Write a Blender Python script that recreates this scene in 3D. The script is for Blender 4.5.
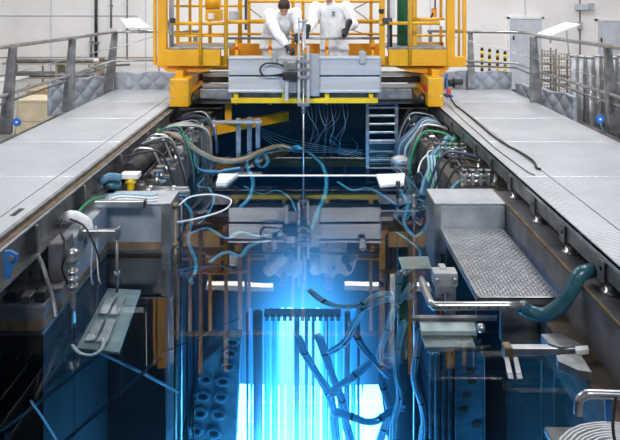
import bpy, bmesh, math, random
from mathutils import Vector, Matrix, noise
from mathutils.bvhtree import BVHTree
import numpy as np
from math import sin, cos, pi, sqrt, radians
random.seed(7)
for o in list(bpy.data.objects): bpy.data.objects.remove(o)
sc = bpy.context.scene
col = sc.collection

# ---------------------------------------------------------------- camera
NW = 1.46
F, CX, CY, ZC = 620.0, 313.0, -5.0, 2.2        # focal length (px of a 620 px frame), vanishing point, eye height over the water
cam = bpy.data.cameras.new('camera'); camo = bpy.data.objects.new('camera', cam); col.objects.link(camo)
camo.location = (0, 0, ZC); camo.rotation_euler = (pi/2, 0, 0)
cam.sensor_width = 36; cam.lens = 36*F/620
cam.shift_x = -(CX-310)/620; cam.shift_y = -(220-CY)/620
cam.clip_start = .05; cam.clip_end = 100
sc.camera = camo

# ---------------------------------------------------------------- world, light, exposure
w = bpy.data.worlds.new('world'); sc.world = w; w.use_nodes = True
w.node_tree.nodes['Background'].inputs[0].default_value = (.8, .9, 1, 1)
w.node_tree.nodes['Background'].inputs[1].default_value = .25
vs = sc.view_settings
vs.view_transform = 'Standard'; vs.look = 'None'; vs.gamma = 1; vs.use_curve_mapping = False
vs.exposure = 0.12

def area(name, loc, sx, sy, power, color=(.99, .99, 1), rot=(0, 0, 0)):
    l = bpy.data.lights.new(name, 'AREA'); l.shape = 'RECTANGLE'; l.size = sx; l.size_y = sy; l.energy = power; l.color = color
    o = bpy.data.objects.new(name, l); col.objects.link(o); o.location = loc; o.rotation_euler = rot
    return o
for x, y, e in [(-4.5, 7.5, 185), (4.5, 7.5, 185), (-4.5, 11.6, 270), (0, 11.6, 260), (4.5, 11.6, 270)]:
    area('hall_and_fill_light', (x, y, 7.9), 1.6, 3.2, e)
for x in (-3.2, 3.2):                       # unseen fill lamps added behind the camera to brighten the silver beam
    area('hall_and_fill_light', (x, -1.5, 6.4), 2.4, 1.6, 130, rot=(radians(64), 0, 0)).data.spread = radians(75)

# ---------------------------------------------------------------- helpers
def lin(h):
    h = h.lstrip('#'); out = []
    for i in (0, 2, 4):
        c = int(h[i:i+2], 16)/255
        out.append(c/12.92 if c <= .04045 else ((c+.055)/1.055)**2.4)
    return (*out, 1)
def P(x, y, d):                # pixel at distance d
    return Vector(((x-CX)*d/F, d, ZC-(y-CY)*d/F))
def G(x, y, z):                # pixel on the level z
    return P(x, y, F*(ZC-z)/(y-CY))
def U(x, y, Y):                # pixel seen through the water, at distance Y
    dx, dz = (x-CX)/F, (y-CY)/F
    t = ZC/dz; h = sqrt(dx*dx+1)
    st = h/sqrt(h*h+dz*dz)/NW; ct = sqrt(1-st*st)
    return Vector((dx*Y, Y, -(Y-t)*h*ct/st))

def UD(x, y, dep):             # pixel seen through the water, at a depth under the surface
    dx, dz = (x-CX)/F, (y-CY)/F
    t = ZC/dz; h = sqrt(dx*dx+1)
    st = h/sqrt(h*h+dz*dz)/NW; ct = sqrt(1-st*st)
    Y = t+dep*st/ct/h
    return Vector((dx*Y, Y, -dep))
M = {}
def mat(name, c, rough=.5, metal=0, c2=None, scale=6, bump=0, bscale=None, detail=4, stretch=None, spec=.5, emit=None, estr=0, trans=0, alpha=1, streak=None):
    m = bpy.data.materials.new(name); m.use_nodes = True; nt = m.node_tree; n = nt.nodes; b = n['Principled BSDF']
    b.inputs['Roughness'].default_value = rough; b.inputs['Metallic'].default_value = metal
    b.inputs['Specular IOR Level'].default_value = spec
    b.inputs['Base Color'].default_value = lin(c)
    if trans: b.inputs['Transmission Weight'].default_value = trans
    if alpha < 1: b.inputs['Alpha'].default_value = alpha
    tc = n.new('ShaderNodeTexCoord'); mp = n.new('ShaderNodeMapping')
    nt.links.new(tc.outputs['Object'], mp.inputs[0])
    if stretch: mp.inputs['Scale'].default_value = stretch
    nz = n.new('ShaderNodeTexNoise'); nz.inputs['Scale'].default_value = scale; nz.inputs['Detail'].default_value = detail
    nt.links.new(mp.outputs[0], nz.inputs['Vector'])
    cr = n.new('ShaderNodeValToRGB')
    cr.color_ramp.elements[0].position = .36; cr.color_ramp.elements[1].position = .66
    cr.color_ramp.elements[0].color = lin(c2 or c); cr.color_ramp.elements[1].color = lin(c)
    if not c2:
        a = lin(c); cr.color_ramp.elements[0].color = (a[0]*.86, a[1]*.86, a[2]*.86, 1)
    nt.links.new(nz.outputs['Fac'], cr.inputs[0]); nt.links.new(cr.outputs[0], b.inputs['Base Color'])
    if bump:
        n2 = n.new('ShaderNodeTexNoise'); n2.inputs['Scale'].default_value = bscale or scale*4; n2.inputs['Detail'].default_value = 5
        nt.links.new(mp.outputs[0], n2.inputs['Vector'])
        bp = n.new('ShaderNodeBump'); bp.inputs['Strength'].default_value = bump; bp.inputs['Distance'].default_value = .01
        nt.links.new(n2.outputs['Fac'], bp.inputs['Height']); nt.links.new(bp.outputs[0], b.inputs['Normal'])
    if emit:
        b.inputs['Emission Color'].default_value = lin(emit); b.inputs['Emission Strength'].default_value = estr
    M[name] = m
    return m
mat('white_wall', 'e9e7e6', .8, c2='dedcdb', scale=1.2, bump=.05)
mat('dark_cladding', '4a4e55', .8)
mat('pier_panel', 'a3abb4', .42, .25, c2='868e97', scale=5, bump=.15, bscale=14)
mat('pier_top', 'b9bec6', .5, .2, c2='a3a8b0', scale=6, bump=.1)
mat('hall_floor', '8d8a86', .6, c2='77746f', scale=2)
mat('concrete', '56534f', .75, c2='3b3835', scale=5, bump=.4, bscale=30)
mat('concrete_shaded', '2c2b2a', .8, c2='1e1d1d', scale=5, bump=.3)  # concrete copy darkened to imitate the shade under the gantry
mat('hose_surface', '3fb0dc', .3, c2='349ac4', scale=9)
mat('concrete_wall', '72727a', .5, c2='4c4c51', scale=4, bump=.25, bscale=24)
mat('rust_concrete', '5e4f42', .8, c2='3d342c', scale=7, bump=.3)
mat('rust_stain', '7d6a52', .8, c2='5a4a38', scale=9, bump=.3)
mat('darkened_liner', '26333a', .85, 0, c2='1e292f', scale=1.5, bump=.05, spec=.1)  # dark tone keeps the core's light from showing on the sunken walls
mat('steel', 'c3c5c8', .3, .85, c2='a3a6aa', scale=8, bump=.05)
mat('tread_steel', 'c0c3c9', .3, .75, c2='adb0b6', scale=8)
mat('steel_dull', '9b9da0', .45, .7, c2='77797c', scale=8, bump=.1)
mat('steel_dark', '55575b', .45, .7, c2='3a3c3f', scale=6, bump=.1)
mat('aluminium', 'd3d7db', .38, .45, c2='c4c8cd', scale=3, stretch=(.3, 1, 6))
mat('alu_plain', 'b9bcc0', .4, .5)
mat('yellow', 'dfa512', .42, 0, c2='d0970c', scale=3, bump=.04)
mat('orange', 'e8980c', .45, 0, c2='cf8408', scale=3, bump=.04)
mat('bright_yellow', 'f5d21a', .45, 0, c2='e2bc10', scale=3)
mat('black', '17181a', .5)
mat('rubber', '26282b', .55)
mat('red', 'c8321f', .5)
mat('pink', 'e7735f', .6)
mat('green', '1f6a44', .45, c2='195a39', scale=4)
mat('green_hose', '2f8f62', .4)
mat('white_cloth', 'eef0f4', .85, c2='e2e5ec', scale=8, bump=.5, bscale=9)
mat('white_plastic', 'eceeee', .45)
mat('skin', 'd79d83', .55, c2='cb8e75', scale=12)
mat('hair', '3f2618', .6, c2='2c1a10', scale=40, bump=.6, bscale=80)
mat('glove', '15161a', .4, bump=.3, bscale=40)
mat('shoe', '6d1414', .5)
mat('blue_paint', '2e6fb4', .45)
mat('blue_tag', '2f74d0', .35)
mat('hose_blue', '5b8ca8', .35, c2='4a7690', scale=10)
mat('hose_teal', '2f6473', .28, c2='274f5e', scale=14, bump=.1)
mat('hose_beige', '9a8f7c', .5, c2='867a67', scale=16)
mat('hose_navy', '3b4a66', .35)
mat('hose_white', 'e3e8ec', .5)
mat('quilt', 'a2aab6', .7, c2='929aa6', scale=7, bump=.3)
mat('door_panel', 'c3c8d3', .6)
mat('beige', 'c7b08a', .7, c2='b39a72', scale=6)
mat('beige_wall', 'd6c9b0', .8, c2='c8b99c', scale=5)
mat('wire_mesh', 'a59a8e', .6, .3)
mat('lamp_tube', 'ffffff', .4, emit='fff8ee', estr=7)
mat('brown_metal', '86775f', .45, .4, c2='6d5f4a', scale=10)
mat('plate_pale', 'aebfc0', .45, .2, c2='93a6a8', scale=5)
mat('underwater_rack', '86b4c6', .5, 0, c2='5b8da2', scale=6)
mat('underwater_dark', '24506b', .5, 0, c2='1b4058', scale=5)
mat('fuel_glow', '9fd8ff', .5, emit='1f8cff', estr=1.1)
mat('fuel_bright', 'cfeaff', .5, emit='7fcaff', estr=4.5)
mat('fuel_core', 'e8f6ff', .5, emit='b4e0ff', estr=11)

def translucent(name, c, f=.5):
    m = mat(name, c, .35); nt = m.node_tree; n = nt.nodes; b = n['Principled BSDF']; out = n['Material Output']
    t = n.new('ShaderNodeBsdfTranslucent'); t.inputs['Color'].default_value = lin(c)
    mx = n.new('ShaderNodeMixShader'); mx.inputs[0].default_value = f
    nt.links.new(b.outputs[0], mx.inputs[1]); nt.links.new(t.outputs[0], mx.inputs[2]); nt.links.new(mx.outputs[0], out.inputs['Surface'])
translucent('hose_cyan', 'b4e4f4'); translucent('hose_clear', 'd4f0fa')
# tread of the walkway plates: fine raised rows
def tread_mat(name, c, c2, sx, sy, amt):
    m = mat(name, c, .38, .55, c2=c2, scale=2.2); nt = m.node_tree; n = nt.nodes; b = n['Principled BSDF']
    tc = n.new('ShaderNodeTexCoord'); sp = n.new('ShaderNodeSeparateXYZ'); nt.links.new(tc.outputs['Object'], sp.inputs[0])
    outs = []
    for ax, s in (('X', sx), ('Y', sy)):
        mu = n.new('ShaderNodeMath'); mu.operation = 'MULTIPLY'; mu.inputs[1].default_value = s*2*pi
        nt.links.new(sp.outputs[ax], mu.inputs[0])
        si = n.new('ShaderNodeMath'); si.operation = 'SINE'; nt.links.new(mu.outputs[0], si.inputs[0]); outs.append(si)
    pr = n.new('ShaderNodeMath'); pr.operation = 'MULTIPLY'
    nt.links.new(outs[0].outputs[0], pr.inputs[0]); nt.links.new(outs[1].outputs[0], pr.inputs[1])
    bp = n.new('ShaderNodeBump'); bp.inputs['Strength'].default_value = amt; bp.inputs['Distance'].default_value = .006
    nt.links.new(pr.outputs[0], bp.inputs['Height']); nt.links.new(bp.outputs[0], b.inputs['Normal'])
    return m
tread_mat('deck_tread', 'd0d3d8', 'c2c5cb', 14, 14, .2)

def water_mat():
    m = bpy.data.materials.new('pool_water'); m.use_nodes = True; nt = m.node_tree; n = nt.nodes
    n.remove(n['Principled BSDF']); out = n['Material Output']
    g = n.new('ShaderNodeBsdfGlass'); g.inputs['Roughness'].default_value = 0; g.inputs['IOR'].default_value = NW
    tc = n.new('ShaderNodeTexCoord'); nz = n.new('ShaderNodeTexNoise'); nz.inputs['Scale'].default_value = 1.6; nz.inputs['Detail'].default_value = 1
    nt.links.new(tc.outputs['Object'], nz.inputs['Vector'])
    bp = n.new('ShaderNodeBump'); bp.inputs['Strength'].default_value = .04; bp.inputs['Distance'].default_value = .02
    nt.links.new(nz.outputs['Fac'], bp.inputs['Height']); nt.links.new(bp.outputs[0], g.inputs['Normal'])
    nt.links.new(g.outputs[0], out.inputs['Surface'])
    va = n.new('ShaderNodeVolumeAbsorption'); va.inputs['Color'].default_value = (.26, .77, .93, 1); va.inputs['Density'].default_value = .42
    nt.links.new(va.outputs[0], out.inputs['Volume'])
    M['water'] = m
water_mat()
def glow_mat():
    m = bpy.data.materials.new('core_glow'); m.use_nodes = True; nt = m.node_tree; n = nt.nodes
    n.remove(n['Principled BSDF']); out = n['Material Output']
    tc = n.new('ShaderNodeTexCoord')
    ln = n.new('ShaderNodeVectorMath'); ln.operation = 'LENGTH'; nt.links.new(tc.outputs['Object'], ln.inputs[0])
    mr = n.new('ShaderNodeMapRange'); mr.inputs['From Min'].default_value = 0; mr.inputs['From Max'].default_value = 1
    mr.inputs['To Min'].default_value = 1; mr.inputs['To Max'].default_value = 0
    nt.links.new(ln.outputs['Value'], mr.inputs['Value'])
    pw = n.new('ShaderNodeMath'); pw.operation = 'POWER'; pw.inputs[1].default_value = 4; nt.links.new(mr.outputs[0], pw.inputs[0])
    m1 = n.new('ShaderNodeMath'); m1.operation = 'MULTIPLY'; m1.inputs[1].default_value = 10; nt.links.new(pw.outputs[0], m1.inputs[0])
    mu = n.new('ShaderNodeMath'); mu.operation = 'MULTIPLY_ADD'; mu.inputs[1].default_value = .34; nt.links.new(mr.outputs[0], mu.inputs[0]); nt.links.new(m1.outputs[0], mu.inputs[2])
    em = n.new('ShaderNodeEmission'); em.inputs['Color'].default_value = (.15, .50, 1, 1)
    nt.links.new(mu.outputs[0], em.inputs['Strength']); nt.links.new(em.outputs[0], out.inputs['Volume'])
    M['glow'] = m
glow_mat()

class MB:
    def __init__(s): s.v = []; s.f = []
    def add(s, vs, fs):
        b = len(s.v); s.v += [tuple(v) for v in vs]; s.f += [tuple(b+i for i in f) for f in fs]; return s
    def box(s, a, b):
        x0, x1 = sorted((a[0], b[0])); y0, y1 = sorted((a[1], b[1])); z0, z1 = sorted((a[2], b[2]))
        return s.add([(x0,y0,z0),(x1,y0,z0),(x1,y1,z0),(x0,y1,z0),(x0,y0,z1),(x1,y0,z1),(x1,y1,z1),(x0,y1,z1)],
                     [(3,2,1,0),(4,5,6,7),(0,1,5,4),(1,2,6,5),(2,3,7,6),(3,0,4,7)])
    def prism(s, poly, ext):               # planar polygon pushed along ext
        n = len(poly); e = Vector(ext)
        vs = [Vector(p) for p in poly]+[Vector(p)+e for p in poly]
        return s.add(vs, [tuple(range(n))[::-1], tuple(range(n, 2*n))]+[(i, (i+1) % n, n+(i+1) % n, n+i) for i in range(n)])
    def tube(s, pts, r, n=8, closed=False, caps=True, radii=None, ell=None):
        pts = [Vector(p) for p in pts]; m = len(pts); rings = []
        up = None
        for i, p in enumerate(pts):
            t = (pts[(i+1) % m]-pts[i-1]) if closed else (pts[min(i+1, m-1)]-pts[max(i-1, 0)])
            if t.length < 1e-9: t = Vector((0, 0, 1))
            t.normalize()
            if up is None:
                up = Vector((1, 0, 0)) if abs(t.x) < .8 else Vector((0, 0, 1))
                if ell: up = Vector((1, 0, 0))
            a = up-t*up.dot(t)
            if a.length < 1e-6: a = t.orthogonal()
            a.normalize(); b = t.cross(a); up = a
            rr = radii[i] if radii else r
            e = ell[i] if ell else 1
            rings.append([p+(a*cos(2*pi*k/n)+b*sin(2*pi*k/n)*e)*rr for k in range(n)])
        vs = [v for R in rings for v in R]; fs = []
        for i in range(m if closed else m-1):
            j = (i+1) % m
            for k in range(n):
                fs.append((i*n+k, i*n+(k+1) % n, j*n+(k+1) % n, j*n+k))
        if caps and not closed: fs += [tuple(range(n))[::-1], tuple((m-1)*n+k for k in range(n))]
        return s.add(vs, fs)
    def cyl(s, p0, p1, r, r1=None, n=14): return s.tube([p0, p1], r, n, radii=[r, r if r1 is None else r1])
    def lathe(s, prof, c, n=16, axis='z'):
        vs = []; fs = []; c = Vector(c); m = len(prof)
        for r, h in prof:
            for k in range(n):
                a = 2*pi*k/n; q = (r*cos(a), r*sin(a), h)
                if axis == 'y': q = (q[0], q[2], q[1])
                if axis == 'x': q = (q[2], q[0], q[1])
                vs.append(c+Vector(q))
        for i in range(m-1):
            for k in range(n): fs.append((i*n+k, i*n+(k+1) % n, (i+1)*n+(k+1) % n, (i+1)*n+k))
        fs += [tuple(range(n))[::-1], tuple((m-1)*n+k for k in range(n))]
        return s.add(vs, fs)
    def ball(s, c, r, nu=14, nv=9, rot=None):
        r = (r, r, r) if isinstance(r, (int, float)) else r; c = Vector(c)
        vs = []; fs = []
        for j in range(1, nv):
            th = pi*j/nv
            for i in range(nu):
                a = 2*pi*i/nu; q = Vector((r[0]*sin(th)*cos(a), r[1]*sin(th)*sin(a), r[2]*cos(th)))
                if rot: q = rot @ q
                vs.append(c+q)
        q0, q1 = Vector((0, 0, r[2])), Vector((0, 0, -r[2]))
        if rot: q0, q1 = rot @ q0, rot @ q1
        vs += [c+q0, c+q1]; T = len(vs)-2
        for j in range(nv-2):
            for i in range(nu): fs.append((j*nu+i, (j+1)*nu+i, (j+1)*nu+(i+1) % nu, j*nu+(i+1) % nu))
        for i in range(nu):
            fs.append((T, i, (i+1) % nu)); fs.append((T+1, (nv-2)*nu+(i+1) % nu, (nv-2)*nu+i))
        return s.add(vs, fs)
    def build(s, name, m, parent=None, smooth=False, bevel=0, fixn=True):
        me = bpy.data.meshes.new(name); me.from_pydata(s.v, [], s.f); me.update()
        if fixn:
            bm = bmesh.new(); bm.from_mesh(me); bmesh.ops.recalc_face_normals(bm, faces=bm.faces); bm.to_mesh(me); bm.free()
        me.materials.append(M[m])
        o = bpy.data.objects.new(name, me); col.objects.link(o)
        if smooth:
            for p in me.polygons: p.use_smooth = len(p.vertices) <= 4
        if bevel:
            b = o.modifiers.new('edge', 'BEVEL'); b.width = bevel; b.segments = 2; b.limit_method = 'ANGLE'
        if parent:
            o.parent = parent
            if parent.type == 'EMPTY': o.matrix_parent_inverse = Matrix.Translation(-parent.location)
        return o
def tag(o, label, cat, group=None, kind=None):
    o['label'] = label; o['category'] = cat
    if group: o['group'] = group
    if kind: o['kind'] = kind
    return o
def thing(name, label, cat, loc=(0, 0, 0), group=None):
    o = bpy.data.objects.new(name, None); col.objects.link(o); o.location = loc; o.empty_display_size = .1
    return tag(o, label, cat, group)
def struct(o):
    o['kind'] = 'structure'; return o
def rect(x0, x1, y0, y1, d, dep, mb=None):     # box whose front face covers a pixel rectangle at distance d
    mb = mb or MB(); a = P(x0, y0, d); b = P(x1, y1, d); return mb.box((a.x, d, a.z), (b.x, d+dep, b.z))
def sp(pts, n=6, closed=False):                # smooth curve through points
    pts = [Vector(p) for p in pts]; m = len(pts); out = []
    for i in range(m if closed else m-1):
        g = (lambda k: pts[k % m]) if closed else (lambda k: pts[max(0, min(m-1, k))])
        p0, p1, p2, p3 = g(i-1), g(i), g(i+1), g(i+2)
        for k in range(n):
            t = k/n; out.append(.5*((2*p1)+(p2-p0)*t+(2*p0-5*p1+4*p2-p3)*t*t+(3*p1-p0-3*p2+p3)*t**3))
    if not closed: out.append(pts[-1])
    return out
HOSES = []                                     # loose hoses are laid last, so that they rest against what is already there
def hose(name, pts, r, m, label=None, cat='hose', parent=None, n=8, k=6, group=None, closed=False, now=False, pin=''):
    c = sp(pts, k, closed)
    if label and not now and not closed:
        HOSES.append((name, c, r, m, label, cat, n, group, pin)); return
    o = MB().tube(c, r, n, closed).build(name, m, parent, True, fixn=False)
    if label: tag(o, label, cat, group)
    return o
LAID = []                                      # (points, radius) of the hoses already laid
def resample(c, step):
    out = [c[0]]
    for a, b in zip(c, c[1:]):
        q = max(1, int(math.ceil((b-a).length/step)))
        out += [a.lerp(b, t/q) for t in range(1, q+1)]
    return out
def lay(c, r, tree, pin='', keep=False):
    best = None; n_ = max(1, len(c)-1)          # where the first run stays caught, try it shifted a little
    for dv in ((0, 0, 0), (0, -.06, 0), (0, .06, 0), (-.05, 0, 0), (0, -.03, -.06), (0, -.12, 0), (0, .12, 0), (-.08, .05, -.04)):
        q, bad = settle([p+Vector(dv)*(k/n_ if 's' in pin else 1) for k, p in enumerate(c)], r, tree, pin, 70, keep)
        if best is None or bad < best[1]: best = (q, bad)
        if bad < .0015: break
    LAID.append((best[0], r)); return [Vector(p) for p in best[0]]
def settle(c, r, tree, pin, iters, keep):
    """push a hose clear of solids (tree) and of hoses laid before it, sideways as little as possible"""
    c = np.array([tuple(p) for p in (c if keep else resample(c, max(.012, r*.8)))]); N = len(c)
    lo, hi = c.min(0)-.25, c.max(0)+.25; near = []
    for q, rq in LAID:
        m_ = ((q > lo) & (q < hi)).all(1)
        if m_.any(): near.append(np.column_stack((q[m_], np.full(m_.sum(), rq))))
    near = np.concatenate(near) if near else np.zeros((0, 4))
    wgt = np.ones(N)
    if 's' in pin: wgt[:3] = 0
    if 'e' in pin: wgt[-3:] = 0
    for it in range(iters):
        d = np.zeros((N, 3)); hit = False
        for i in range(N):
            if not wgt[i]: continue
            p = Vector(c[i]); loc, nr, ix, ds = tree.find_nearest(p)
            v = p-loc
            if v.dot(nr) < 0 and ds < .4: d[i] += np.array(-v.normalized() if ds > 1e-6 else nr)*(ds+r+.001); hit = True
            elif ds < r: d[i] += np.array(v.normalized() if ds > 1e-6 else nr)*(r-ds+.001); hit = True
        if len(near):
            df = c[:, None, :]-near[None, :, :3]; dist = np.sqrt((df**2).sum(2)); pen = r+near[None, :, 3]+.001-dist
            k = pen.argmax(1); pm = pen[np.arange(N), k]
            for i in np.nonzero((pm > 0) & (wgt > 0))[0]:
                u = df[i, k[i]]*np.array([1, 2.2, 1]); l_ = np.linalg.norm(u); u = u/l_ if l_ > 1e-6 else np.array([0, -1., 0]); d[i] += u*pm[i]*1.1; hit = True
        if not hit: break
        if it < iters-12:
            for _ in range(3):
                e = d.copy(); e[1:-1] = np.where(np.abs(d[1:-1]) > 1e-9, d[1:-1], .5*(d[:-2]+d[2:])); d = e
        d = d*wgt[:, None]
        ln = np.linalg.norm(d, axis=1, keepdims=True); d = np.where(ln > .05, d*.05/np.maximum(ln, 1e-9), d)
        c = c+d
        if it < iters-12:                       # keep the run smooth
            a = c.copy(); a[1:-1] += .12*(c[:-2]+c[2:]-2*c[1:-1])*wgt[1:-1, None]; c = a
    return c, (0 if not hit else max(0, np.linalg.norm(d, axis=1).max()))
def solids():
    vs, fs = [], []
    for o in bpy.data.objects:
        if o.type != 'MESH' or o.name in ('water', 'cherenkov_glow') or o.get('soft'): continue
        b = len(vs); vs += [v.co for v in o.data.vertices]; fs += [tuple(b+i for i in p.vertices) for p in o.data.polygons]
    return BVHTree.FromPolygons(vs, fs)

# ---------------------------------------------------------------- hall
HX, HY0, HY1, FZ, CZ = 9.0, -3.0, 17.0, -1.0, 8.0
struct(MB().box((-HX, HY1, FZ), (HX, HY1+.2, 4.4)).build('wall_back', 'white_wall'))
struct(MB().box((-HX, HY1, 4.4), (HX, HY1+.2, CZ)).build('wall_back_upper', 'dark_cladding'))
struct(MB().box((-HX-.2, HY0, FZ), (-HX, HY1, CZ)).build('wall_left', 'white_wall'))
struct(MB().box((HX, HY0, FZ), (HX+.2, HY1, CZ)).build('wall_right', 'white_wall'))
struct(MB().box((-HX, HY0, CZ), (HX, HY1, CZ+.2)).build('ceiling', 'dark_cladding'))
fl = MB()
fl.box((-HX, HY0, FZ-.2), (-4, HY1, FZ)); fl.box((4, HY0, FZ-.2), (HX, HY1, FZ)); fl.box((-4, 11.2, FZ-.2), (4, HY1, FZ))
struct(fl.build('floor', 'hall_floor'))
# joints of the wall cladding
tr = 1
for x in (-7.2, -4.6, -2, .6, 3.2, 5.8):
    struct(MB().box((x, HY1-.012, FZ), (x+.03, HY1, 4.4)).build('trim_%d' % tr, 'door_panel')); tr += 1
struct(MB().box((-HX, HY1-.02, 1.62), (-4.8, HY1, 1.65)).build('trim_%d' % tr, 'door_panel')); tr += 1

# pool tank: concrete blocks, liner darkened below the water to imitate shade
def pool_block(name, x0, x1, y0, y1, z, m='concrete_wall', band=None):
    o = struct(MB().box((x0, y0, -.10), (x1, y1, z)).build(name, m, bevel=.012))
    struct(MB().box((x0, y0, -6), (x1, y1, -.10)).build(name+'_liner', 'darkened_liner'))
    return o
pool_block('wall_pool_left_ledge', -4, -1.77, 4.6, 5.36, .40, 'pier_panel')
pool_block('wall_pool_left_step', -4, -1.77, 4.07, 4.59, .16)
pool_block('wall_pool_left_near', -4, -2.9, -1.2, 4.07, .30)
pool_block('wall_pool_left_pier', -4, -1.27, 5.35, 5.66, .395, 'pier_panel')
pool_block('wall_pool_left_far', -4, -1.5, 5.66, 10.3, .33, 'concrete')
pool_block('wall_pool_right', 1.66, 4, -1.2, 5.7, .40)
pool_block('wall_pool_right_pier', 1.07, 1.7, 5.35, 5.72, .395, 'pier_panel')
pool_block('wall_pool_right_far', 1.38, 4, 5.7, 10.3, .33, 'concrete')
pool_block('wall_pool_back', -4, 4, 10.3, 11.2, .5, 'concrete_shaded')
pool_block('wall_pool_front', -4, 4, -1.6, -1.2, .3, 'concrete')
struct(MB().box((-4, -1.6, -6.2), (4, 11.2, -6)).build('floor_pool', 'darkened_liner'))
# rusty tide bands just over the water
bands = [((-1.772, 4.07, -.01), (-1.764, 5.35, .055)), ((-2.9, 4.062, -.01), (-1.766, 4.072, .07)), ((-1.77, 5.342, -.01), (-1.30, 5.352, .07)),
         ((1.652, 2.0, -.01), (1.662, 4.1, .05))]
for i, (a, b) in enumerate(bands): struct(MB().box(a, b).build('trim_%d' % (tr+i), 'rust_stain'))
tr += len(bands)
# stainless corner strip and cover on the piers
struct(MB().box((-1.305, 5.335, -.5), (-1.235, 5.36, .405)).build('trim_%d' % tr, 'steel_dull')); tr += 1
struct(MB().box((-1.27, 5.33, .0), (-1.225, 5.66, .405)).build('trim_%d' % tr, 'steel_dull')); tr += 1
struct(MB().box((-1.8, 5.33, .395), (-1.225, 5.67, .41)).build('trim_%d' % tr, 'pier_top', bevel=.004)); tr += 1
struct(MB().box((1.05, 5.335, .395), (1.66, 5.73, .41)).build('trim_%d' % tr, 'pier_top', bevel=.004)); tr += 1
struct(MB().box((1.045, 5.335, -.5), (1.10, 5.73, .40)).build('trim_%d' % tr, 'steel_dull')); tr += 1
struct(MB().box((1.10, 5.335, .18), (1.655, 5.35, .385)).build('trim_%d' % tr, 'pier_panel', bevel=.004)); tr += 1
struct(MB().box((1.655, 2.0, .395), (1.675, 5.72, .415)).build('trim_%d' % tr, 'rust_stain')); tr += 1
wt = MB().box((-3.8, -1.5, -6.1), (3.8, 10.9, 0)).build('water', 'water'); struct(wt)

# ---------------------------------------------------------------- walkway decks
ys = [-.5, .3, 1.55, 2.8, 4.05, 5.3, 6.55, 7.8, 9.05, 10.15]
def deck(side):
    lf = side < 0
    t = thing('walkway_deck', ('grey tread plate walkway with blue lifting lug on its edge beam' if lf else 'grey tread plate walkway with black cable lying along it'), 'walkway', (side*2.6, 4.5, .33))
    strips = ((-3.25, -2.19), (-2.18, -2.03)) if lf else ((1.75, 2.015), (2.025, 3.22))
    for a, b in strips:
        for y0, y1 in zip(ys, ys[1:]):
            MB().box((a, y0+.003, .625), (b, y1-.003, .65)).build('deck_plate', 'deck_tread', t, bevel=.003)
    if lf:
        MB().box((-2.03, -.5, .50), (-2.0, 10.15, .648)).build('edge_beam', 'steel_dull', t)
        ch = MB(); ch.box((-2.0, -.5, .602), (-1.93, 8.6, .615)); ch.box((-2.0, -.5, .40), (-1.985, 8.6, .602)); ch.box((-2.0, -.5, .40), (-1.89, 8.6, .412))
        ch.build('channel_beam', 'steel_dull', t)
        MB().box((-1.999, -.5, .612), (-1.955, 8.6, .619)).build('rust_seam', 'rust_stain', t)
        MB().box((-3.25, -.5, .45), (-3.2, 10.15, .625)).build('edge_beam', 'steel_dull', t)
        for y in (2.1, 3.0, 3.55, 4.3, 5.2, 6.2, 7.2):
            MB().box((-1.985, y, .412), (-1.91, y+.02, .60)).build('stiffener', 'steel_dull', t)
        MB().box((-2.13, 4.35, .6505), (-2.09, 4.50, .652)).build('lifting_slot', 'black', t)
    else:
        MB().box((1.755, -.5, .50), (1.79, 10.15, .626)).build('edge_beam', 'steel_dull', t)
        MB().box((1.75, -.5, .60), (1.757, 10.15, .652)).build('edge_strip', 'steel', t)
        MB().box((3.17, -.5, .45), (3.22, 10.15, .625)).build('edge_beam', 'steel_dull', t)
    for y in ys[1:-1]:
        MB().box((strips[0][0]+.04, y-.03, .54), (strips[1][1]-.05, y+.03, .624)).build('cross_beam', 'steel_dark', t)
    # jacks that carry the deck on the ledge
    xj = -2.14 if lf else 1.80
    k = 0; y = 2.58 if not lf else 4.75
    while y < 9.9:
        zb = .40 if (y < 5.36 if lf else y < 5.7) else .33
        j = MB().lathe([(.055, 0), (.055, .012), (.036, .014), (.036, .085), (.028, .09), (.02, .095), (.02, .12+.4-zb)], (xj, y, zb), 14).build('jack', 'steel', t, True)
        MB().box((xj-.06, y-.05, .47), (xj+.05, y-.038, .60)).build('bracket', 'steel_dull', j, bevel=.003)
        MB().box((xj-.06, y-.05, .47), (xj-.05, y+.05, .60)).build('bracket', 'steel_dull', j, bevel=.003)
        MB().cyl((xj-.06, y, .545), (xj-.03, y, .545), .016, n=8).build('bolt', 'steel', j)
        y += .585
    return t
dl = deck(-1); dr = deck(1)
# blue lifting lug
lug = MB(); p = [P(4, 251, 3.78), P(10, 251, 3.78), P(17.5, 255, 3.78), P(17, 261, 3.78), P(10, 272, 3.78), P(8.5, 279, 3.78), P(4, 279, 3.78)]
lug.prism(p, (0, .02, 0))
lo = lug.build('lifting_lug', 'blue_paint', dl, bevel=.002); lo['label'] = 'blue painted lifting lug'
c = P(11, 259, 3.77); MB().cyl((c.x, 3.766, c.z), (c.x, 3.785, c.z), .018, n=14).build('eye', 'steel', lo, True)

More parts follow.
